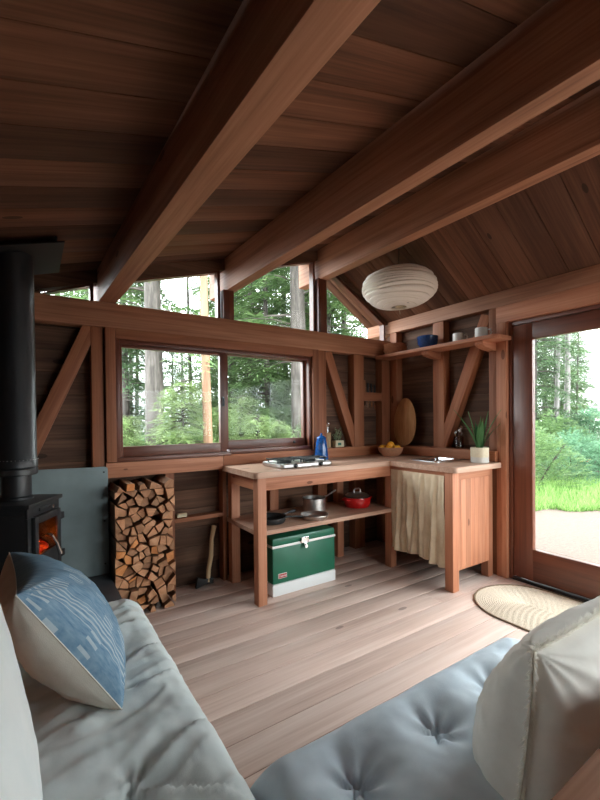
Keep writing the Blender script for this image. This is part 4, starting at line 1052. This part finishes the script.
def polar(px, d):
    # a spot outside the windows: bearing from the middle of the room and distance
    a = math.radians(px); return (math.sin(a)*d, math.cos(a)*d)
def spray(q, p, d, L, rr, wdt, droop):
    # a flat frond: thin leaflets on both sides of a short twig
    side = d.cross(V((0, 0, 1)));
    if side.length < 1e-3: side = V((1, 0, 0))
    side.normalize(); n_ = 5
    for k in range(n_):
        s_ = (k+.5)/n_; c = p+d*(L*s_)+V((0, 0, -droop*L*s_*s_))
        for sg in (-1, 1):
            e = (d*.6+side*sg*.9+V((0, 0, rr.uniform(-.45, .15)))).normalized(); l_ = L*.55*(1-.5*s_)*rr.uniform(.7, 1.2); wv = d*wdt
            q.add([c-wv, c+e*l_*.5-wv*.9+V((0, 0, .0)), c+e*l_, c+e*l_*.5+wv*.9], [(0, 1, 2, 3)], rnd=min(1, max(0, rr.gauss(.5, .25))))
def conifer(name, seed, H, tr, c0, spread, bark, leaf_m, label, nb=60, ns=9, sl=.34, loc=(0, 0, 0), group=None, up=.0, lw=.032, lean=0):
    rr = random.Random(seed); t = thing(name, label, 'tree', loc, local=True, group=group)
    q = MB(); q.tube([(lean*s_*H+.05*math.sin(s_*5+seed), .05*math.cos(s_*4+seed)-.05, -.3+s_*(H+.3)) for s_ in [i/10 for i in range(11)]], [tr*(1-.8*(i/10)**1.2)*(1.18 if i == 0 else 1) for i in range(11)], 14)
    q.build('trunk', M[bark], t, local=True)
    lq, bq = MB(), MB()
    for i in range(nb):
        s_ = (i+rr.random())/nb; z = c0+(H-c0)*s_; L = max(.25, spread*(1-s_)**.75*rr.uniform(.6, 1.1)); a = rr.uniform(0, 2*PI)
        d = V((math.cos(a), math.sin(a), up+rr.uniform(-.15, .2))).normalized(); b = V((lean*z, 0, z)); pts = []
        for k in range(5):
            e = k/4; pts.append(b+d*(L*e)+V((0, 0, -.22*L*e*e+.05*L*math.sin(e*3))))
        bq.tube(pts, [.012+.01*L*.5, .01+.006*L, .008, .005, .003], 5, False)
        m_ = max(3, int(ns*L/spread*2.2))
        for k in range(m_):
            e = (k+rr.random())/m_*.85+.15; p = pts[min(3, int(e*4))].lerp(pts[min(4, int(e*4)+1)], e*4-int(e*4))
            sd = d.cross(V((0, 0, 1))).normalized()*(1 if k % 2 else -1); dd = (d*rr.uniform(.3, 1.1)+sd*rr.uniform(.2, 1)+V((0, 0, rr.uniform(-.5, .2)))).normalized()
            spray(lq, p, dd, sl*rr.uniform(.7, 1.4), rr, lw, .35)
    bq.build('bough', M[bark], t, local=True); lq.build('foliage', M[leaf_m], t, local=True, smooth=False)
    return t
def atc(px, D):     # bearing as seen from the room: column of view -> ground point
    lat = (px-300)/405.84*D; x = .5532*D+.8329*lat; y = .8330*D-.5533*lat; return (x, y, gz(x, y))
TG = 'forest trees behind the cabin'
ta = conifer('conifer_tree', 1, 14, .215, 3.2, 2.6, 'bark', 'needle', 'thick grey trunked conifer seen in the left half of the sliding window', 70, 10, .5, atc(152, 9), TG)
conifer('conifer_tree', 2, 15, .22, 2.6, 2.8, 'bark', 'needle', 'thick grey trunked conifer seen at the right edge of the sliding window', 80, 10, .5, atc(297, 10), TG)
conifer('conifer_tree', 3, 11, .085, 4.2, 1.5, 'barkred', 'needle', 'slim reddish trunked tree just left of the sliding window mullion', 26, 8, .4, atc(207, 7), TG)
fill = conifer('conifer_tree', 4, 12, .14, .5, 2.4, 'bark', 'needle_dark', 'dark bushy conifer at the far left behind the sliding window', 130, 12, .5, atc(112, 13), TG)
f2 = conifer('conifer_tree', 5, 10, .11, .4, 2.1, 'bark', 'needle', 'mid green conifer behind the right half of the sliding window', 120, 12, .45, atc(250, 13), TG)
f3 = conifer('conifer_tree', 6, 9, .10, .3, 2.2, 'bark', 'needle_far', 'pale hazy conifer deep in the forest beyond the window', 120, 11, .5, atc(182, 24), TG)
spots = [(f2, 235, 16, 1.1, 1, 'conifer straight behind the mullion of the sliding window'), (fill, 285, 16, 1.0, 2, 'dark conifer behind the thick right hand trunk'),
         (f2, 330, 11, 1.0, 3, 'green conifer seen in the steep corner clerestory pane'), (f3, 268, 22, 1.4, 4, 'tall pale conifer far behind the right half of the window'),
         (fill, 138, 19, .75, 5, 'dark conifer far behind the left trunk'), (f3, 155, 28, .7, 6, 'small pale conifer furthest behind the left trunk'), (f3, 215, 26, .95, .7, 'pale conifer far behind the slim reddish trunk'),
         (f2, 90, 12, 1.0, 1.7, 'green conifer outside the small triangular pane'), (fill, 60, 15, 1.0, 2.7, 'dark conifer outside left of the stove pipe'), (f2, 372, 15, .8, 3.7, 'conifer low behind the corner clerestory pane'),
         (fill, 312, 20, 1.2, 4.2, 'tall dark conifer behind the ridge post'), (fill, 535, 13, .85, 5.2, 'dark conifer at the left edge of the door glass'), (f2, 577, 16, .5, .2, 'low conifer right of the two pale trunks beyond the door'),
         (f2, 556, 17, .85, 1.2, 'green conifer directly behind the two pale trunks'), (f3, 640, 30, 1.0, 2.2, 'hazy conifer right beyond the door'), (f3, 700, 28, 1.2, 3.2, 'pale conifer far right beyond the door'), (f3, 520, 24, 1.2, .9, 'pale conifer hidden mostly by the door stile')]
spots += [(f2, 268, 11.5, .9, 2.2, 'green conifer close behind the right pane of the sliding window'), (f2, 232, 14.5, 1.15, 4.4, 'green conifer just right of the sliding window mullion'), (fill, 125, 10.5, .8, 3.3, 'dark conifer close to the left edge of the sliding window'),
          (f2, 305, 13, 1.1, 5.5, 'green conifer close behind the thick right trunk'), (f3, 172, 17, .62, 1.4, 'low pale conifer right of the thick left trunk'), (f2, 222, 19, 1.3, .2, 'tall conifer behind the slim reddish trunk'), (f2, 345, 12.5, 1.1, 1.1, 'green conifer in the middle of the corner clerestory view')]
spots += [(f2, 566, 21, 1.15, 2.6, 'tall conifer behind the pale trunks near the mist'), (f2, 545, 19.5, 1.1, 3.6, 'tall green conifer left of the pale trunks'), (f2, 556, 26, 1.3, 4.6, 'hazy tall conifer far behind the pale trunks'),
          (f3, 760, 24, 1.2, 1.9, 'hazy conifer beyond the right end of the gravel yard'), (f2, 850, 22, 1.0, 2.9, 'green conifer beyond the right end of the gravel yard'), (f3, 960, 22, 1.2, 3.9, 'pale conifer furthest right beyond the gravel yard')]
for src, px, D, sc, rot, lb in spots:
    dup(src, atc(px, D), rot, lb, (sc, sc, sc))
for px, D, H, r, lb in ((190, 16, 11, .09, 'thin distant trunk between the thick trunk and the reddish trunk'), (252, 14, 12, .085, 'thin dark trunk in the right half of the sliding window'), (131, 17, 12, .09, 'thin distant trunk left of the thick left trunk'), (276, 17, 12, .07, 'thin distant trunk near the right end of the sliding window')):
    conifer('conifer_tree', int(px), H, r, 3.0, 1.2, 'bark', 'needle', lb, 24, 8, .4, atc(px, D), TG)
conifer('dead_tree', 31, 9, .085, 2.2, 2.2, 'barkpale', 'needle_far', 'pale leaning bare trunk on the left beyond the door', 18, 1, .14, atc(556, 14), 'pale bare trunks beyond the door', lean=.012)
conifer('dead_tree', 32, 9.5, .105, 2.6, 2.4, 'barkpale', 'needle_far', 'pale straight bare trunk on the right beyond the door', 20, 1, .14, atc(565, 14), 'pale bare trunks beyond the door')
# bright saplings
sa = conifer('sapling', 41, 2.1, .025, .1, .95, 'bark', 'needle_light', 'bright green sapling in front of the thick left trunk', 110, 12, .26, atc(182, 6.9), 'bright saplings outside the window', lw=.02)
for px, D, sc, rot, lb in ((258, 7.6, .72, 1, 'bright sapling in the right half of the sliding window'), (222, 8.5, .8, 2, 'bright sapling behind the window mullion'), (280, 8.2, .66, 3, 'bright sapling before the thick right trunk'), (130, 8.4, .72, 4, 'bright sapling at the left edge of the sliding window'),
                           (240, 9.8, .95, 5, 'bright sapling further back in the right half of the window'), (110, 6, .7, 6, 'bright sapling left of the sliding window'), (200, 10, .8, .5, 'bright sapling low in the middle of the left pane')):
    dup(sa, atc(px, D), rot, lb, (sc, sc, sc))
def shrub(seed, H, R_, label, loc, mat='bush', n=900):
    rr = random.Random(seed); q = MB()
    t = thing('shrub', label, 'shrub', loc, local=True, group='shrubs')
    for i in range(n):
        a, b = rr.uniform(0, 2*PI), rr.random()**.5; h = rr.random(); rad = R_*b*(1-.55*h**2); p = V((rad*math.cos(a), rad*math.sin(a), H*h*(1-.3*b)))
        d = V((math.cos(a)*b, math.sin(a)*b, rr.uniform(0, 1.2))).normalized(); spray(q, p, d, rr.uniform(.12, .26), rr, .012, .3)
    q.build('foliage', M[mat], t, local=True, smooth=False)
    q = MB()
    for i in range(14):
        a = rr.uniform(0, 6.28); q.tube([(0, 0, -.1), (.35*R_*math.cos(a), .35*R_*math.sin(a), H*.4), (.6*R_*math.cos(a), .6*R_*math.sin(a), H*.7)], [.012, .008, .004], 5)
    q.build('stem', M['bark'], t, local=True); return t
s1 = shrub(51, 1.3, 1.0, 'leafy shrub at the left edge of the door glass', atc(533, 8.2), 'needle')
s2 = shrub(52, 1.15, 1.3, 'bluish green shrub below the two pale trunks', atc(572, 9.4))
for src, px, D, sc, rot, lb in ((s2, 602, 8.8, .82, 1, 'bluish green shrub at the right edge of the door glass'), (s2, 640, 10, 1.1, 2, 'shrub right of the door view'), (s1, 552, 11.5, 1.2, 3, 'leafy shrub behind the pale trunks'), (s2, 690, 9, 1.1, 4, 'shrub far right beyond the door'), (s2, 590, 12.5, 1.4, 5, 'taller shrub behind the pale trunks on the right'),
                                (s2, 140, 9.5, .9, 1, 'shrub low at the left of the sliding window'), (s1, 205, 9.3, .95, 2, 'shrub low behind the reddish trunk'), (s2, 255, 10.5, 1.0, 3, 'shrub low in the right pane'), (s1, 290, 11.5, 1.1, 4, 'shrub low at the right end of the sliding window'), (s2, 170, 12.5, 1.2, 5, 'shrub low behind the thick left trunk')):
    dup(src, atc(px, D), rot, lb, (sc, sc, sc))
q = MB(); rr = random.Random(77)
for k in range(14000):
    px, D = rr.uniform(490, 730), rr.uniform(0, 1); D = 6.15+3.0*D**1.4+.35*noise.noise(V((px*.03, 0, 0)))
    x, y, z = atc(px, D); h = rr.uniform(.07, .24)*(.6+.6*min(1, (D-6)/1.2)); a = rr.uniform(0, 6.28); w_ = V((math.cos(a), math.sin(a), 0))*.007; ln = V((rr.uniform(-.1, .1), rr.uniform(-.1, .1), h))
    p = V((x, y, z-.01)); q.add([p-w_, p+w_, p+ln*.55+w_*.8, p+ln, p+ln*.55-w_*.8], [(0, 1, 2, 4), (4, 2, 3)], rnd=rr.random())
tag(q.build('tall_grass', M['grass'], smooth=False), 'bright green grass along the edge of the gravel yard', 'grass', None, 'stuff')
# low cloud drifting between the far trees beyond the gravel yard
m, t_, n_, l_, b_ = newmat('mist'); n_.remove(b_)
vs = n_.new('ShaderNodeVolumeScatter'); vs.inputs['Color'].default_value = (.9, .96, 1, 1); vs.inputs['Density'].default_value = .035
l_.new(vs.outputs[0], n_['Material Output'].inputs['Volume'])
q = MB(); q.box((17.5, -25, -.6), (55, 14, 11), 0, 0)
tag(q.build('mist', m, smooth=False), 'pale blue mist hanging among the far trees beyond the door', 'mist', None, 'stuff')
